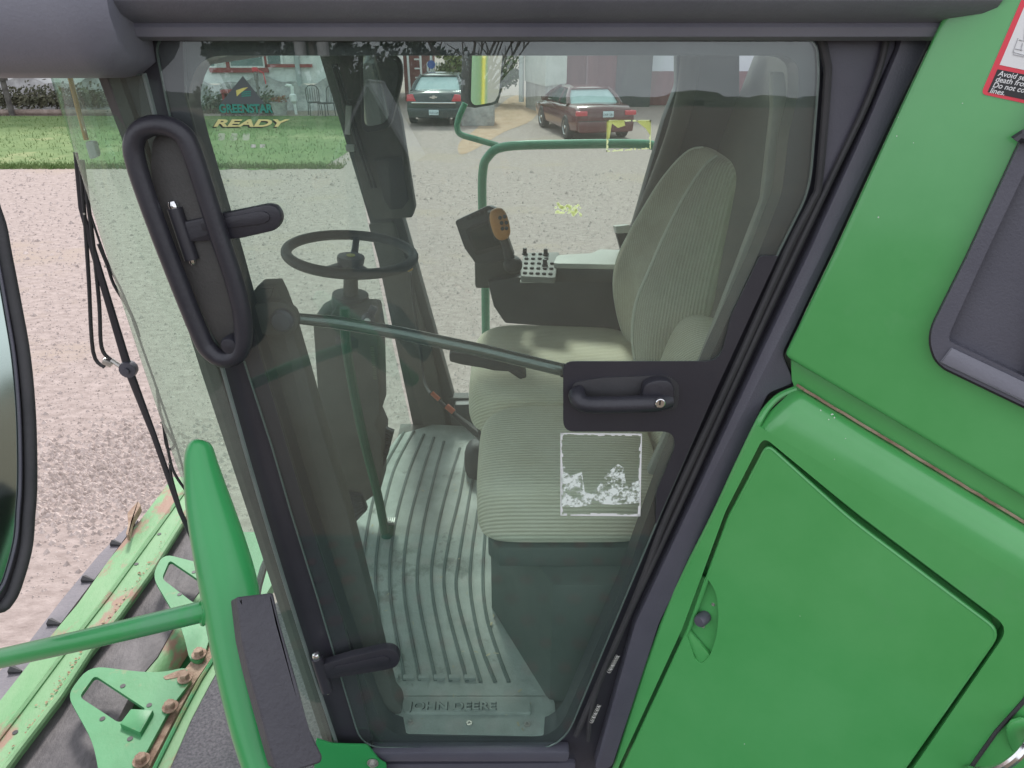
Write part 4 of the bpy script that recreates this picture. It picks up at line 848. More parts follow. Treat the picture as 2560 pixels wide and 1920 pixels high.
M_['piping'] = mat('pale_piping', (.70, .68, .58), rough=.7)
for sg in (-1, 1):
    pp_ = [((f + b_) / 2 - (b_ - f) / 2 * .86, 2.03 + sg * w_ * .80, CAMH + z) for z, f, b_, w_ in secs]
    part('backrest_piping', M_['piping'], lambda bm: tube(bm, smooth_path(pp_, 4), .0042, 6), seat)
pq_ = [Vector((x, y, CAMH - 1.045)) for x, y in [(.33, 1.372), (.10, 1.362), (-.03, 1.372), (-.068, 1.41), (-.078, 1.545), (-.06, 1.70)]]
part('armrest', M_['rubber'], lambda bm: prism(bm, [oY(x, y, 1.76) for x, y in [(1122, 884), (1180, 890), (1260, 905), (1305, 930), (1318, 945), (1300, 950), (1270, 930), (1235, 928), (1210, 922), (1185, 918), (1150, 912), (1124, 905)]], (0, -1, 0), .06, .006), seat)
part('belt_strap', M_['rubber'], lambda bm: tube(bm, smooth_path([(.44, 1.78, CAMH - .90), (.46, 1.76, CAMH - .98), (.43, 1.74, CAMH - 1.06)], 4), .012, 6, flat=((0, 1, 0), .3)), seat)
# ---- instructor seat
s2 = part('passenger_seat', M_['pedestal'], lambda bm: prism(bm, [Vector((x, y, CAMH - 1.075)) for x, y in [(-.055, 1.40), (-.03, 1.36), (.33, 1.36), (.33, 1.70), (-.055, 1.70)]], (0, 0, 1), .055, .008))
def cush2(x, y, z): return x, y, z + .10 * (1 if z > 0 else 0) * (1 - x * x) + .06 * y - .14 * max(0, -x) ** 4
part('seat_cushion', M_['cloth'], lambda bm: superbox(bm, (.130, 1.545, CAMH - .988), (.425, .385, .175), None, .36, 48, 24, cush2), s2, ang=2)
part('backrest', M_['cloth'], lambda bm: superbox(bm, (.455, 1.66, CAMH - .84), (.17, .34, .36), Matrix.Rotation(R(14), 3, 'Y'), .55, 36, 20), s2, ang=2)
# ---- steering column and wheel
wc_ = oY(877, 633, 2.0); wn_ = Vector((.10, -.02, 1)).normalized(); Mw = basis(wc_, wn_)
sw = part('steering_wheel', M_['rubber'], lambda bm: tube(bm, [Mw @ Vector((.170 * math.cos(a), .170 * math.sin(a), 0)) for a in [2 * math.pi * i / 60 for i in range(60)]], .0142, 14, closed=True))
part('wheel_hub', M_['black'], lambda bm: lathe(bm, [(.035, -.03), (.038, -.015), (.036, -.008), (.0, -.006)], Mw, 24), sw)
def emblem(bm):
    lathe(bm, [(.012, -.006), (.012, -.0045), (.0, -.0045)], Mw, 16)
part('hub_emblem', M_['yellow'], emblem, sw)
for a in (R(95), R(215), R(325)):
    part('spoke', M_['black'], lambda bm: tube(bm, [Mw @ Vector((r * math.cos(a), r * math.sin(a), z)) for r, z in ((.02, -.03), (.07, -.038), (.12, -.025), (.165, -.002))], [.016, .013, .010, .009], 8, flat=(wn_, .5)), sw)
col = part('steering_column', M_['trim_brown'], lambda bm: (tube(bm, [wc_ - wn_ * .03, wc_ - wn_ * .13], [.018, .022], 14), prism(bm, [oY(x, y, 1.95) for x, y in [(780, 800), (815, 782), (935, 788), (945, 850), (950, 1035), (938, 1062), (955, 1100), (950, 1230), (870, 1290), (822, 1180), (798, 1060)]], (0, -1, 0), .14, .012)))
part('column_collar', M_['console'], lambda bm: lathe(bm, [(.05, 0), (.052, -.02), (.05, -.10), (.062, -.115), (.062, -.14)], basis(oY(876, 735, 2.0), wn_), 24), col)
part('column_boot', M_['interior'], lambda bm: prism(bm, [oY(x, y, 1.92) for x, y in [(838, 770), (925, 770), (940, 800), (815, 805)]], (0, -1, 0), .08, .01), col)
part('tilt_knob', M_['black'], lambda bm: (lathe(bm, [(.017, 0), (.019, .01), (.012, .022)], basis(oY(922, 795, 1.9), (0, -1, 0)), 14), box(bm, oY(932, 775, 1.9), (.022, .015, .022), Matrix.Rotation(.5, 3, 'Y'), .004)), col)
part('knob_cap', M_['white'], lambda bm: lathe(bm, [(.009, .02), (.008, .025)], basis(oY(922, 795, 1.9), (0, -1, 0)), 14), col)
def spaced(bm):
    for i in range(14): box(bm, oY(930 + i * .6, 868 + i * 6, 1.947), (.010, .003, .003))
part('column_print', mat('faint_print', (.16, .17, .12), rough=.7), spaced, col)
part('reflected_rail_rod', M_['dark_green'], lambda bm: tube(bm, smooth_path([oY(862, 770, 1.72), oY(868, 880, 1.72), oY(905, 1080, 1.72), oY(945, 1240, 1.72), oY(962, 1330, 1.72)], 5), .0125, 10), col)  # reflected handrail, built as a solid green rod
def pedal(px, Y, nm='pedal', rib=6):
    q = [oY(x, y, Y) for x, y in px]; n = (q[1] - q[0]).cross(q[3] - q[0]).normalized()
    if n.y > 0: n = -n
    pd = part(nm, M_['console'], lambda bm: prism(bm, q, n, .018, .003))
    def ribs(bm):
        for k in range(rib):
            t = (k + .5) / rib; a = q[0].lerp(q[3], t) + n * .002; b_ = q[1].lerp(q[2], t) + n * .002; tube(bm, [a.lerp(b_, .1), a.lerp(b_, .9)], .003, 5)
    part('pedal_ribs', M_['console'], ribs, pd)
pedal([(942, 1063), (985, 1080), (974, 1122), (940, 1115)], 2.02, rib=7)
pedal([(938, 1120), (973, 1128), (955, 1178), (942, 1170)], 2.00, rib=6)
pedal([(862, 1232), (905, 1240), (918, 1275), (890, 1305), ], 1.78, rib=7)
part('foot_switch', M_['steel'], lambda bm: [box(bm, oZ(966 + k * 5, 1303, ZF + .05), (.006, .03, .012), bev=.002) for k in range(5)])
part('foot_switch_post', M_['dark_green'], lambda bm: tube(bm, [oZ(972, 1310, ZF + .045), oZ(968, 1345, ZF)], .02, 12))
# faceted corner cover and lower front trim inside the near post
part('front_corner_cover', M_['trim_brown'], lambda bm: prism(bm, pl(DOOR, [(617, 748), (644, 714), (688, 712), (702, 740), (722, 792), (760, 920), (800, 1063), (868, 1280), (985, 1745), (1004, 1768), (1002, 1800), (980, 1820), (940, 1820), (800, 1500), (640, 860)], -.075, [4, 4, 4, 4, 8, 8, 8, 8, 8, 16, 16, 16, 8, 8, 8]), DN, .05, .006))
part('cover_facets', M_['interior'], lambda bm: prism(bm, pl(DOOR, [(625, 745), (650, 722), (683, 722), (672, 758), (640, 790)], -.07, 3), DN, .004, .001))
# lever, wire and amber knob right of the column
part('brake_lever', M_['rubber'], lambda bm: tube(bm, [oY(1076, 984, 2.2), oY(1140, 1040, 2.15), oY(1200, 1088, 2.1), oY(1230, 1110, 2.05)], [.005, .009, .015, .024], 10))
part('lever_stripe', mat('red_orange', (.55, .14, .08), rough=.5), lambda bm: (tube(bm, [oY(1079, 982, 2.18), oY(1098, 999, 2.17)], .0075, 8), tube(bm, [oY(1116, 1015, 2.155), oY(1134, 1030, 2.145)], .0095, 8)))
part('wiring', M_['rubber'], lambda bm: tube(bm, smooth_path([oY(1026, 680, 2.55), oY(1034, 760, 2.55), oY(1050, 860, 2.55), oY(1060, 950, 2.5), oY(1076, 984, 2.25)], 5), .005, 6))
part('column_stalk', M_['amber'], lambda bm: tube(bm, [oY(1012, 655, 2.1), oY(1022, 668, 2.1), oY(1026, 676, 2.1)], [.012, .014, .008], 10))
part('lever_boot', M_['rubber'], lambda bm: superbox(bm, oZ(1195, 1150, ZF + .06), (.10, .12, .16), None, .8, 20, 10))
# ---- console on the far side of the seat
con = part('console', M_['console'], lambda bm: (prism(bm, [oY(x, y, 2.33) for x, y in [(1218, 704), (1290, 692), (1400, 699), (1582, 660), (1575, 800), (1540, 832), (1262, 810), (1234, 768)]], (0, -1, 0), .20, .012)))
part('console_nose', M_['interior'], lambda bm: prism(bm, [oY(x, y, 2.36) for x, y in [(1186, 655), (1240, 640), (1300, 668), (1300, 700), (1225, 722), (1188, 722)]], (0, -1, 0), .12, .01), con)
ar = [oZ(x, y, CAMH - .705) for x, y in [(1383, 658), (1393, 637), (1480, 632), (1500, 622), (1580, 626), (1600, 662)]]
part('armrest', M_['console_light'], lambda bm: prism(bm, rnd_poly(ar, .015, 4), (0, 0, 1), .018, .004), con)
part('armrest_pad', M_['console'], lambda bm: prism(bm, rnd_poly([p + Vector((0, 0, -.0185)) for p in ar], .015, 4), (0, 0, 1), .045, .006), con)
kp = [oZ(x, y, CAMH - .72) for x, y in [(1302, 690), (1308, 632), (1398, 630), (1388, 694)]]
kpd = part('switch_panel', mat('switch_panel', (.20, .20, .19), (.26, .26, .25), 20, .6), lambda bm: prism(bm, rnd_poly(kp, .01, 3), (0, 0, 1), .02, .003), con)
for r_ in range(5):
    for c_ in range(5):
        u, v = (c_ + .6) / 5.4, (r_ + .5) / 5
        p = kp[0].lerp(kp[3], u).lerp(kp[1].lerp(kp[2], u), v)
        if (r_, c_) in ((4, 0), (4, 4), (3, 4)): continue
        part('button', M_['rubber'], lambda bm: lathe(bm, [(.0068, 0), (.0068, .004), (.005, .006), (0, .006)], Matrix.Translation(p), 10), kpd)
for x, y in ((1312, 636), (1364, 638), (1362, 665)):
    part('knob', M_['rubber'], lambda bm: lathe(bm, [(.010, 0), (.010, .004), (.007, .006), (.007, .020), (.006, .022), (0, .022)], Matrix.Translation(oZ(x, y, CAMH - .72)), 14), kpd)
part('console_tray', M_['console_light'], lambda bm: prism(bm, [oZ(x, y, CAMH - .745) for x, y in [(1300, 703), (1304, 693), (1384, 699), (1386, 694), (1392, 686), (1378, 702)]], (0, 0, 1), .006), con)
# monitor and joystick
mon = part('monitor', M_['console'], lambda bm: prism(bm, rnd_poly([oY(x, y, 2.34) for x, y in [(1136, 552), (1222, 512), (1242, 524), (1282, 640), (1262, 652), (1190, 662), (1160, 620)]], .010, 3), (-.15, -1, .2), .06, .006))
def onmon(x, y, o=.003): return oY(x, y, 2.34 - o)
part('bezel', M_['rubber'], lambda bm: prism(bm, [onmon(x, y, .004) for x, y in [(1163, 575), (1232, 545), (1262, 618), (1190, 640)]], (0, -1, 0), .006, .002), mon)
part('screen', M_['screen'], lambda bm: prism(bm, [onmon(x, y, .006) for x, y in [(1174, 580), (1226, 558), (1250, 612), (1192, 628)]], (0, -1, 0), .003), mon)
for i in range(5):
    part('button', M_['rubber'], lambda bm: lathe(bm, [(.007, 0), (.007, .004), (0, .005)], basis(onmon(1172 + i * 11.5, 545 - i * 4.6, .001), (0, -1, .1)), 12), mon)
js = part('joystick', M_['rubber'], lambda bm: (tube(bm, smooth_path([oY(1256, 590, 2.25), oY(1268, 625, 2.25), oY(1280, 665, 2.25)], 4), [.013] * 5 + [.016] * 4, 12), superbox(bm, oY(1282, 662, 2.25), (.06, .06, .05), None, .9, 18, 10),
    tube(bm, smooth_path([oY(1228, 528, 2.255), oY(1232, 560, 2.26), oY(1246, 598, 2.26)], 5), .012, 8)))
part('grip', M_['orange'], lambda bm: superbox(bm, oY(1250, 560, 2.24), (.056, .045, .098), Matrix.Rotation(R(-14), 3, 'Y'), .75, 24, 14), js, ang=2)
for i, (x, y) in enumerate(((1250, 544), (1262, 541), (1254, 557), (1266, 556), (1256, 571), (1266, 570))):
    part('button', M_['rubber'], lambda bm: lathe(bm, [(.0055, 0), (.0055, .008), (0, .009)], basis(oY(x, y, 2.214), (0, -1, .1)), 10), js)
part('switch_box', M_['rubber'], lambda bm: prism(bm, [oY(x, y, 2.42) for x, y in [(1540, 582), (1584, 582), (1590, 600), (1578, 640), (1556, 640)]], (0, -1, 0), .06, .004), con)
part('switch_lid', M_['console_light'], lambda bm: prism(bm, [oY(x, y, 2.41) for x, y in [(1538, 566), (1574, 562), (1586, 582), (1542, 584)]], (0, -1, .2), .06, .003), con)
# corner display unit and interior mirror on the far front post
part('corner_display', M_['trim_brown'], lambda bm: prism(bm, [oY(x, y, 2.62) for x, y in [(850, 250), (990, 250), (1003, 300), (1038, 520), (1030, 545), (935, 548), (912, 500)]], (0, -1, 0), .05, .008))
part('display_panel', M_['rubber'], lambda bm: prism(bm, [oY(x, y, 2.61) for x, y in [(935, 400), (1003, 390), (1022, 500), (1005, 522), (975, 525), (960, 500)]], (0, -1, 0), .008, .003))
im = part('interior_mirror', M_['rubber'], lambda bm: prism(bm, rnd_poly([oY(x, y, 2.52) for x, y in [(898, 112), (955, 118), (1002, 142), (1008, 185), (996, 240), (975, 322), (905, 335)]], .03, 5), (0, -1, .12), .03, .005))
mn = Vector((.25, -1, .30)).normalized()
part('mirror_glass', M_['mirror'], lambda bm: prism(bm, rnd_poly([oY(x, y, 2.505) for x, y in [(907, 126), (952, 130), (992, 150), (998, 185), (986, 238), (966, 308), (911, 318)]], .025, 5), (0, -1, .12), .004), im)
part('post_wiring', M_['rubber'], lambda bm: [tube(bm, smooth_path([oY(x + dx, y, 2.6) for x, y in [(830, 160), (862, 260), (900, 380), (930, 470)]], 4), .005, 6) for dx in (0, 9)])
part('post_clip', M_['console_light'], lambda bm: (box(bm, oY(871, 300, 2.58), (.018, .02, .09), Matrix.Rotation(R(8), 3, 'Y'), .003), box(bm, oY(876, 370, 2.58), (.028, .02, .022), None, .004)))
part('near_trim_strip', M_['strip'], lambda bm: prism(bm, pl(DOOR, [(1930, 180), (1962, 180), (1973, 272), (1950, 486), (1878, 640), (1783, 873), (1700, 1050), (1640, 1190), (1618, 1185), (1675, 1060), (1752, 900), (1852, 640), (1906, 500), (1932, 272)], -.10, 8), DN, .02, .003))

# ---- outside on the far side: rail, mirror, body side with stripe
part('guard_rail', M_['rail'], lambda bm: tube(bm, smooth_path([oY(x, y, 3.15) for x, y in [(1222, 1000), (1215, 845), (1213, 700), (1206, 520), (1207, 430), (1220, 392), (1262, 367), (1400, 361), (1590, 360), (1650, 370), (1760, 420)]], 5), .0185, 14))
mo = oY(1216, 200, 3.4); rr = Vector((1, -.088, -.10)).normalized(); mnn = (rr - (mo - CO).normalized()).normalized(); MP = Plane(mo, mnn)
mr = part('side_mirror', M_['rubber'], lambda bm: prism(bm, pl(MP, [(1180, 60), (1268, 60), (1262, 140), (1252, 240), (1240, 262), (1184, 271), (1170, 258), (1174, 140)], 0, 8), MP.n, .05, .006))
part('mirror_glass', M_['mirror'], lambda bm: prism(bm, pl(MP, [(1186, 68), (1260, 68), (1256, 140), (1247, 236), (1236, 255), (1187, 264), (1177, 254), (1180, 140)], .003, 8), MP.n, .003), mr)
part('mirror_arm', M_['rail'], lambda bm: tube(bm, smooth_path([oY(x, y, 3.2) for x, y in [(1163, 258), (1148, 292), (1143, 318), (1152, 336), (1190, 348), (1245, 364)]], 5), .0125, 10), mr)
bs = part('far_body_side', M_['green_panel'], lambda bm: box(bm, (3.2, 2.93, CAMH - .3), (3.6, .06, 2.4), bev=.02))
part('yellow_stripe', mat('stripe_yellow', (.80, .62, .03), rough=.4), lambda bm: prism(bm, [(4.2, 2.964, CAMH - 1.45), (4.55, 2.964, CAMH - 1.45), (4.9, 2.964, CAMH + .85), (4.6, 2.964, CAMH + .85)], (0, 1, 0), .003), bs)
# ---- green body panels right of the cab
BN = BODY.n
up = [(2420, -110), (2376, 0), (2228, 318), (2081, 638), (1960, 889), (1976, 902), (2560, 1246), (2760, 1364), (2760, -110)]
upp = part('upper_body_panel', M_['green_panel'], lambda bm: prism(bm, pl(BODY, up, .030), BN, .05, .010, seg=4))
part('ledge_panel', M_['green_panel'], lambda bm: prism(bm, pl(BODY, [(1975, 880), (2000, 880), (2780, 1330), (2780, 1460), (1990, 985), (1978, 950)], .004), BN, .02, .004))
part('ledge_sealant', M_['rust'], lambda bm: tube(bm, [BODY.near(x, y, .009 + rnd.uniform(-.001, .001)) for x, y in [(1992, 962 + 0)] + [(1992 + i * 24, 963 + i * 24 * .602 + rnd.uniform(-1, 1)) for i in range(1, 30)]], .0028, 6))
def shoulder(bm):
    n = 10
    A = [(1990, 968), (2760, 1432)]; Bq = [(1890, 1062), (2760, 1570)]
    def fn(u, v):
        th = v * math.pi / 2; k = 1 - math.cos(th); o = .006 + .046 * math.sin(th)
        x0 = A[0][0] + (A[1][0] - A[0][0]) * u; y0 = A[0][1] + (A[1][1] - A[0][1]) * u; x1 = Bq[0][0] + (Bq[1][0] - Bq[0][0]) * u; y1 = Bq[0][1] + (Bq[1][1] - Bq[0][1]) * u
        ul = max(0, 1 - u / .035); o -= .02 * ul ** 2
        return BODY.near(x0 + (x1 - x0) * k, y0 + (y1 - y0) * k, o)
    grid(bm, fn, 60, n)
lp = [(1890, 1062), (1840, 1168), (1789, 1278), (1655, 1560), (1533, 1925), (1490, 2060), (2760, 2060), (2760, 1570)]
dr_hole = rnd_poly([(1909, 1092), (2130, 1274), (2524, 1570), (2285, 1918), (2190, 2050), (1512, 2050), (1545, 1920), (1706, 1571), (1813, 1280)], [22, 60, 40, 20, 5, 5, 10, 10, 10])
low = part('lower_body_panel', M_['green_panel'], lambda bm: (prism(bm, pl(BODY, lp, .052), BN, .05, holes=[pl(BODY, dr_hole, .052)]), shoulder(bm)), ang=.9)
part('panel_edge', M_['green_panel'], lambda bm: tube(bm, smooth_path([BODY.near(x, y, o) for x, y, o in [(1992, 972, .0), (1950, 990, .010), (1918, 1020, .030), (1893, 1062, .044), (1842, 1168, .046), (1791, 1278, .046), (1657, 1560, .046), (1536, 1925, .046)]], 4), .0065, 8), low)
part('panel_backing', M_['green_panel'], lambda bm: prism(bm, pl(BODY, [(1900, 1060), (2600, 1520), (2400, 2080), (1480, 2080)], .012), BN, .01))
dpx = rnd_poly([(1920, 1114), (2125, 1298), (2498, 1578), (2258, 1920), (2170, 2045), (1526, 2045), (1559, 1922), (1722, 1573), (1826, 1290)], [18, 60, 36, 20, 5, 5, 10, 10, 10])
pull = rnd_poly([(1764, 1440), (1790, 1478), (1797, 1530), (1792, 1590), (1775, 1640), (1754, 1660), (1738, 1650), (1716, 1584)], [6, 20, 20, 20, 16, 10, 10, 6])
acc = part('access_door', M_['green_panel'], lambda bm: prism(bm, pl(BODY, dpx, .050), BN, .03, holes=[pl(BODY, pull, .050)]))
part('door_bead', M_['green_panel'], lambda bm: tube(bm, [BODY.near(p[0], p[1], .0465) for p in dpx], .0042, 8, closed=True), acc)
part('finger_pull', M_['green_panel'], lambda bm: (prism(bm, pl(BODY, [(1740, 1430), (1810, 1480), (1812, 1600), (1770, 1670), (1700, 1590)], .036), BN, .004), prism(bm, pl(BODY, [(1712, 1588), (1722, 1576), (1776, 1640), (1764, 1664), (1748, 1664)], .047, 6), BN, .010, .004)), acc)
part('latch_knob', M_['black'], lambda bm: (lathe(bm, [(.0125, .0), (.0135, .008), (.0125, .024), (.010, .028), (.0, .029)], basis(BODY.near(1764, 1540, .036), BN - Vector((.35, 0, 0))), 20)), acc)
for q in ((1783, 1511), (1758, 1566)):
    part('screw', M_['steel'], lambda bm: lathe(bm, [(.004, 0), (.003, .002), (0, .002)], basis(BODY.near(*q, .036), BN), 10), acc)
# chips and scratches on the paint
def chips(bm):
    for x, y, s in [(2052, 1026, 4), (2080, 1036, 5), (2086, 1044, 3), (2072, 1049, 3), (2246, 293, 2), (2242, 340, 2), (2284, 357, 2), (2196, 543, 3), (2406, 258, 2), (1861, 1860, 4), (2114, 1096, 2), (2086, 1148, 2), (2000, 1540, 2)]:
        o = .0535 if y > 1000 else .0308
        if 2000 < x < 2100 and y < 1060: o = .046
        p = BODY.near(x, y, o); M = basis(p, BN); r = s * .0004
        bm.faces.new([bm.verts.new(M @ Vector((r * rnd.uniform(.5, 1.4) * math.cos(a), r * rnd.uniform(.5, 1.4) * math.sin(a), 0))) for a in (0, 1, 2, 3, 4, 5)])
tag(part('paint_chips', mat('chip_white', (.6, .68, .6), rough=.7), chips, smooth=False), kind='stuff')
# black cover with recessed panel
vo = rnd_poly([(2760, -60), (2690, 60), (2560, 336), (2419, 640), (2320, 838), (2341, 910), (2560, 1015), (2760, 1110)], [0, 10, 10, 10, 46, 34, 5, 0])
vh = rnd_poly([(2760, 40), (2600, 350), (2462, 640), (2366, 850), (2392, 862), (2560, 942), (2760, 1036)], [0, 10, 10, 40, 24, 5, 0])
vc = part('intake_cover', M_['black'], lambda bm: prism(bm, pl(BODY, vo, .052), BN, .024, holes=[pl(BODY, vh, .052)]))
part('recessed_panel', M_['black'], lambda bm: prism(bm, pl(BODY, [(2760, 20), (2592, 330), (2455, 640), (2355, 865), (2560, 965), (2760, 1060)], .034), BN, .004), vc)
part('ledge', M_['roof'], lambda bm: prism(bm, pl(BODY, [(2350, 905), (2378, 868), (2562, 955), (2760, 1050), (2760, 1098), (2560, 1005)], .056, 3), (BN + Vector((0, 0, .5))), .006, .002), vc)
part('cover_seal', M_['rubber'], lambda bm: tube(bm, [BODY.near(p[0], p[1], .033) for p in vo[2:-1]], .0035, 6), vc)
part('cover_hinge', M_['black_side'], lambda bm: tube(bm, pl(BODY, [(2540, 352), (2552, 340), (2640, 350)], .062), .009, 8), vc)
# warning sticker
st = part('warning_sticker', M_['red'], lambda bm: prism(bm, pl(BODY, [(2600, -115), (2553, 0), (2456, 226), (2458, 236), (2560, 258), (2740, 300), (2740, -115)], .0312, [0, 0, 8, 8, 0, 0, 0]), BN, .0008))
part('white_field', M_['white'], lambda bm: prism(bm, pl(BODY, [(2612, -100), (2560, 18), (2499, 162), (2560, 175), (2700, 207), (2700, -100)], .0318), BN, .0006), st)
part('black_field', M_['blackprint'], lambda bm: prism(bm, pl(BODY, [(2494, 173), (2469, 230), (2560, 249), (2700, 282), (2700, 220), (2560, 186)], .0318), BN, .0006), st)
for i, s in enumerate(('Avoid serious injury or', 'death from electrocution.', 'Do not contact electrical', 'lines.')):
    x0, y0 = 2494 - i * 7.0, 189 + i * 14.2
    a = BODY.near(x0, y0, .0322); b_ = BODY.near(x0 + 60, y0 + 11, .0322)
    text('warning_text', s, basis(a, BN, b_ - a), .0098, M_['white'], st, .0001, .12, 'LEFT', .98, .0001)
def sketch(bm):
    for L in ([(2545, 95), (2532, 130), (2560, 138), (2600, 150)], [(2548, 100), (2560, 103), (2562, 70), (2600, 60)], [(2538, 122), (2556, 126)], [(2535, 128), (2533, 136), (2560, 142)], [(2556, 108), (2552, 124)], [(2575, 60), (2590, 20), (2640, 20)]):
        tube(bm, pl(BODY, L, .0323), .0006, 4)
part('warning_picture', mat('grey_print', (.45, .45, .47), rough=.5), sketch, st)
# chrome grab ring and seam at the lower right
part('lower_seam', M_['rubber'], lambda bm: tube(bm, pl(BODY, [(2600, 1700), (2560, 1752), (2490, 1830), (2440, 1900), (2400, 1960)], .0535), .0035, 6))
gr = part('chrome_handle', M_['chrome'], lambda bm: tube(bm, smooth_path([BODY.near(x, y, o) for x, y, o in [(2420, 1925, .06), (2450, 1930, .085), (2500, 1920, .10), (2545, 1890, .10), (2575, 1850, .085), (2590, 1820, .06)]], 5), .008, 10))
part('latch_dish', M_['green_panel'], lambda bm: superbox(bm, BODY.near(2560, 1850, .05), (.05, .012, .12), Matrix.Rotation(R(-30), 3, 'Y'), .8, 20, 10))
# green sheet with bolt at the foot of the door
gs = part('step_bracket', M_['green'], lambda bm: prism(bm, pl(DOOR, [(790, 1849), (830, 1862), (918, 1864), (948, 1902), (966, 1912), (966, 1990), (780, 1990)], .028, [3, 10, 10, 8, 5, 0, 0]), DN, .006, .0015))
bo_ = DOOR.near(932, 1907, .030)
part('bolt', M_['steel'], lambda bm: (lathe(bm, [(.013, 0), (.013, .002), (.009, .0022)], basis(bo_, DN), 20), lathe(bm, [(.0078, .002), (.0078, .008), (.006, .009), (0, .009)], basis(bo_, DN), 6)), gs)
# ---- landing in front of the door (behind and below the camera), seen in the glass
ld = part('landing_platform', mat('landing_green', (.02, .06, .04), (.03, .08, .05), 5, .6), lambda bm: box(bm, (.1, .58, CAMH - 1.66), (2.2, .98, .06), bev=.01))
def studs(bm):
    for i in range(20):
        for j in range(9):
            lathe(bm, [(.020 + .006 * ((i + j) % 2), 0), (.016, .006), (0, .006)], Matrix.Translation((-.85 + i * .1 + (j % 2) * .05, .16 + j * .105, CAMH - 1.63)), 10)
part('tread_studs', mat('rusty_stud', (.16, .05, .04), (.03, .04, .035), 6, .7), studs, ld)
# ---- green hand rail post in front of the cab with its rubber pad
ctrl = [(500, 1101, 12), (499, 1108, 24), (499, 1125, 33), (502, 1160, 40), (513, 1220, 49), (528, 1285, 57), (552, 1380, 65), (575, 1480, 69), (590, 1590, 64), (610, 1700, 60), (636, 1820, 56), (664, 1930, 50), (690, 2040, 46)]
sp3 = smooth_path([(a, b, c) for a, b, c in ctrl], 4)
def depth_at(y): return 1.02 - (y - 1100) / 900 * .14
hp = part('handrail_post', M_['green'], lambda bm: tube(bm, [oD(p.x, p.y, depth_at(p.y)) for p in sp3], [p.z / F * depth_at(p.y) for p in sp3], 18))
part('cross_bar', M_['green'], lambda bm: tube(bm, smooth_path([oD(560, 1514, .962), oD(505, 1529, .962), (oD(250, 1590, .99)), oD(0, 1646, 1.05), oD(-250, 1700, 1.15)], 4), .0140, 14), hp)
part('weld_bead', M_['green'], lambda bm: tube(bm, [oD(508 + 5 * math.cos(a), 1529 + 30 * math.sin(a), .948 - .010 * math.cos(a)) for a in [i * .4 for i in range(16)]], .0038, 6, closed=True), hp)
PP = Plane(oD(680, 1700, .84), -(oD(680, 1700, 1) - CO) + Vector((.25, 0, 0)))
pd_ = part('rubber_pad', M_['pad'], lambda bm: prism(bm, pl(PP, [(591, 1492), (684, 1481), (700, 1555), (742, 1700), (774, 1822), (808, 1892), (803, 1908), (716, 1935), (690, 1925), (655, 1800), (622, 1680), (604, 1600)], 0, [8, 8, 10, 20, 20, 10, 8, 8, 8, 20, 20, 10]), PP.n, .045, .005, seg=3), hp)
# ---- big mirror at the left edge
ml = [(-260, 540), (-60, 470), (-8, 540), (14, 640), (38, 764), (60, 889), (73, 1029), (77, 1157), (76, 1240), (72, 1290), (66, 1365), (47, 1440), (22, 1500), (-20, 1520), (-200, 1500), (-300, 1300), (-320, 800)]
MPL = Plane(oD(20, 1000, 1.0), -(oD(20, 1000, 1) - CO) + Vector((.55, 0, -.16)))
lm = part('rear_view_mirror', M_['rubber'], lambda bm: tube(bm, smooth_path(pl(MPL, ml), 5, True), .0078, 12, closed=True))
part('mirror_shell', M_['rubber'], lambda bm: prism(bm, smooth_path(pl(MPL, ml, -.008), 4, True), MPL.n, .02), lm)
mcx, mcy = -110, 1000
part('mirror_glass', mat('dim_mirror', (.42, .50, .46), rough=.08, metal=1), lambda bm: prism(bm, smooth_path(pl(MPL, [((x - mcx) * .88 + mcx, (y - mcy) * .95 + mcy) for x, y in ml], -.004), 4, True), MPL.n, .003), lm)
part('mirror_bead', M_['black'], lambda bm: tube(bm, smooth_path(pl(MPL, [((x - mcx) * .86 + mcx, (y - mcy) * .94 + mcy) for x, y in ml], -.001), 4, True), .0022, 6, closed=True), lm)

# ================================================================== the header in front of the harvester
HD = thing('harvester_header', 'weathered light green header deck with rust, black belting and cut out brackets', 'header', (-1.0, 1.8, 1.1))
def hz(px, z, r=0):
    P2 = rnd_poly([(x, y) for x, y in px], r) if r else [Vector(p) for p in px]; return [oZ(p[0], p[1], z) for p in P2]
UP = Vector((0, 0, 1))
def hpart(name, m, px, z, th, r=0, bev=0, holes=(), parent=HD): return part(name, m, lambda bm: prism(bm, hz(px, z, r), UP, th, bev, holes=[hz(h, z) for h in holes]), parent)
ZB = 1.30
hpart('deck_plate', M_['rusty_green'], [(432, 1192), (350, 1300), (268, 1404), (194, 1509), (128, 1587), (0, 1750), (-160, 1960), (-20, 1975), (12, 1920), (70, 1844), (148, 1743), (222, 1630), (295, 1540), (377, 1428), (451, 1311), (520, 1192)], ZB, .05, 0, .004)
part('deck_lip', M_['rusty_green'], lambda bm: tube(bm, [oZ(x, y, ZB + .008) for x, y in [(-10, 1955), (12, 1920), (70, 1844), (148, 1743), (222, 1630), (295, 1540), (377, 1428), (451, 1311), (520, 1192)]], .012, 8), HD)
part('deck_seam', M_['rusty_green'], lambda bm: tube(bm, [oZ(x, y, ZB + .001) for x, y in [(-60, 1920), (60, 1765), (180, 1605), (270, 1490), (380, 1340), (478, 1205)]], .010, 6), HD)
hpart('belt_edge', M_['belt2'], [(322, 1312), (249, 1385), (155, 1498), (74, 1603), (0, 1677), (-160, 1850), (-160, 1960), (0, 1752), (128, 1589), (268, 1406), (345, 1300)], ZB - .06, .03, 0)
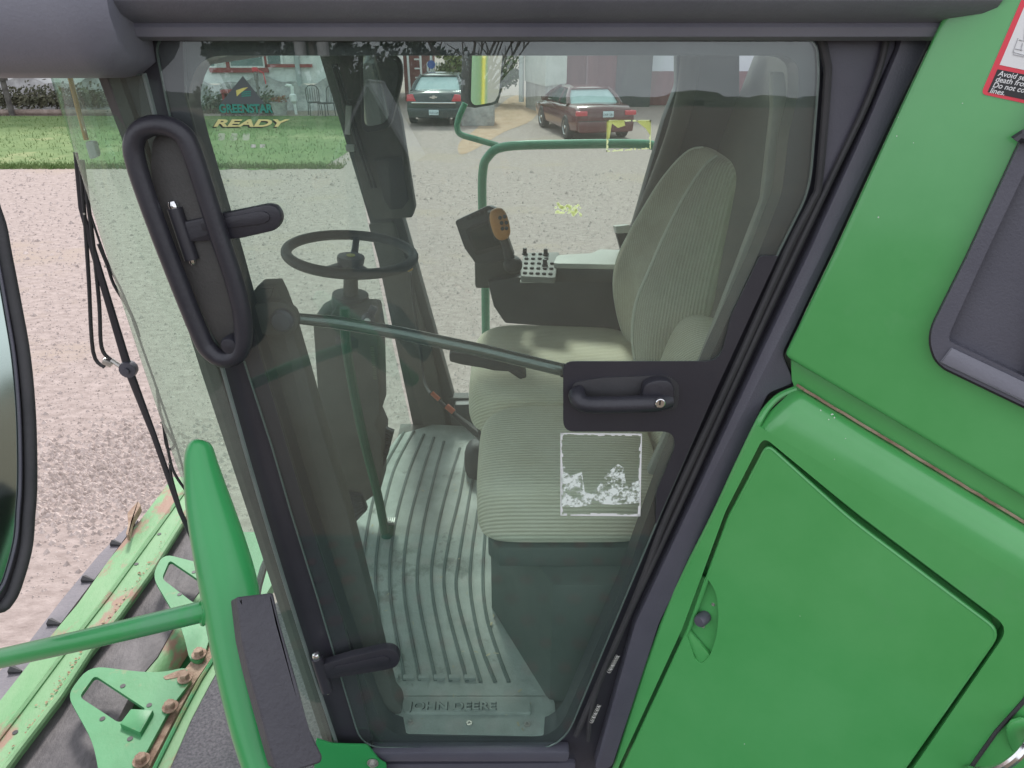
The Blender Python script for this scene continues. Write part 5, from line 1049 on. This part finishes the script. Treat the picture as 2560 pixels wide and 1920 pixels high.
part('belt_cleats', M_['rubber'], lambda bm: [tube(bm, [oZ(x, y, ZB - .055), oZ(x + 26, y + 4, ZB - .055)], [.016, .004], 6) for x, y in ((281, 1358), (209, 1448), (124, 1556), (28, 1675))], HD)
hpart('belt', M_['belt'], [(451, 1311), (377, 1428), (295, 1540), (222, 1630), (148, 1743), (70, 1844), (-10, 1955), (250, 1965), (300, 1790), (345, 1700), (395, 1640), (440, 1560), (505, 1470), (560, 1380), (560, 1200), (520, 1192)], ZB - .030, .05, 0, .01)
hpart('lower_frame', M_['bracket'], [(250, 1960), (300, 1790), (345, 1700), (395, 1640), (440, 1560), (505, 1470), (600, 1330), (760, 1330), (620, 1560), (500, 1780), (400, 1960)], ZB - .14, .04)
part('roller', M_['rusty_green'], lambda bm: tube(bm, [oZ(365, 1720, ZB - .09), oZ(455, 1585, ZB - .09), oZ(540, 1450, ZB - .09)], .055, 18), HD)
b1o = rnd_poly([(222, 1664), (389, 1684), (466, 1668), (480, 1700), (428, 1766), (362, 1887), (315, 1975), (255, 1975), (233, 1855), (168, 1738)], [40, 60, 14, 10, 30, 20, 5, 5, 40, 26])
b1h = rnd_poly([(237, 1688), (364, 1772), (297, 1807), (198, 1742)], [12, 6, 10, 12])
hpart('bracket_plate', M_['bracket'], b1o, ZB + .06, .012, 0, 0, [b1h])
b2o = rnd_poly([(408, 1384), (502, 1408), (560, 1430), (560, 1540), (525, 1591), (505, 1655), (474, 1650), (455, 1568), (380, 1440)], [26, 10, 5, 5, 10, 18, 16, 40, 26])
b2h = rnd_poly([(424, 1400), (502, 1453), (502, 1513), (482, 1506), (404, 1446)], [10, 4, 4, 10, 12])
hpart('bracket_plate', M_['bracket'], b2o, ZB + .06, .012, 0, 0, [b2h])
hpart('bracket_rust', M_['rust'], [(407, 1692), (440, 1678), (464, 1672), (466, 1682), (440, 1694), (414, 1699)], ZB + .0615, .001, 4)
part('bracket_tab', M_['bracket'], lambda bm: prism(bm, hz([(299, 1809), (327, 1772), (383, 1774), (350, 1831)], ZB + .075, 3), UP, .03, .003), HD)
hpart('bolt_rail', M_['rust'], [(540, 1575), (500, 1625), (455, 1680), (415, 1750), (345, 1895), (300, 1985), (345, 1985), (372, 1920), (440, 1790), (487, 1705), (545, 1622)], ZB + .045, .02, 0, .003)
for q in ((498, 1636), (463, 1696), (426, 1768), (354, 1902)):
    c = oZ(*q, ZB + .062); part('bolt', M_['rust'], lambda bm: (lathe(bm, [(.022, 0), (.022, .004), (.012, .004)], Matrix.Translation(c), 16), lathe(bm, [(.0145, .004), (.0145, .018), (.012, .020), (0, .020)], Matrix.Translation(c), 6)), HD)
part('bolt_holes', M_['blackprint'], lambda bm: [lathe(bm, [(.0075, 0), (.0075, .001), (0, .001)], Matrix.Translation(oZ(x, y, ZB + z)), 12) for x, y, z in ((307, 1715, .0605), (373, 1763, .0605), (256, 1797, .0605), (325, 1847, .0605), (485, 1430, .0605), (449, 1486, .0605), (398, 1335, .001), (341, 1410, .001), (38, 1831, .001), (300, 1448, .001))], HD)
hpart('angle_strip', M_['rusty_green'], [(553, 1600), (545, 1640), (487, 1712), (440, 1800), (372, 1935), (340, 1990), (405, 1990), (424, 1925), (478, 1800), (520, 1720), (545, 1675), (600, 1580)], ZB + .05, .03, 0, .004)
part('strip_bead', M_['bracket'], lambda bm: tube(bm, [oZ(x, y, ZB + .054) for x, y in [(552, 1618), (500, 1700), (452, 1790), (382, 1930), (350, 1990)]], .006, 6), HD)
hpart('anti_slip_step', M_['grit'], [(600, 1580), (545, 1678), (520, 1722), (478, 1802), (424, 1927), (395, 1995), (900, 1995), (860, 1700), (700, 1500)], ZB + .055, .03)
part('clip', M_['rust'], lambda bm: prism(bm, hz([(318, 1282), (345, 1252), (352, 1262), (330, 1300), (322, 1338), (314, 1335), (320, 1310)], ZB + .05, 3), UP, .03, .003), HD)
def deb(bm):
    for i in range(260):
        t = rnd.random(); x = 452 - 440 * t + rnd.gauss(0, 7) - 8; y = 1311 + 609 * t + rnd.gauss(0, 7); c = oZ(x, y, ZB + .003); s = rnd.uniform(.0015, .005)
        if rnd.random() < .5 and not .55 < t < .8: continue
        bm.faces.new([bm.verts.new(c + Vector((s * math.cos(a) * rnd.uniform(.5, 2), s * math.sin(a), rnd.uniform(0, .003)))) for a in (0, 1.6, 3.1, 4.7)])
tag(part('chaff', mat('chaff', (.18, .10, .06), (.45, .36, .22), 60, .9), deb, HD, smooth=False), kind='stuff')
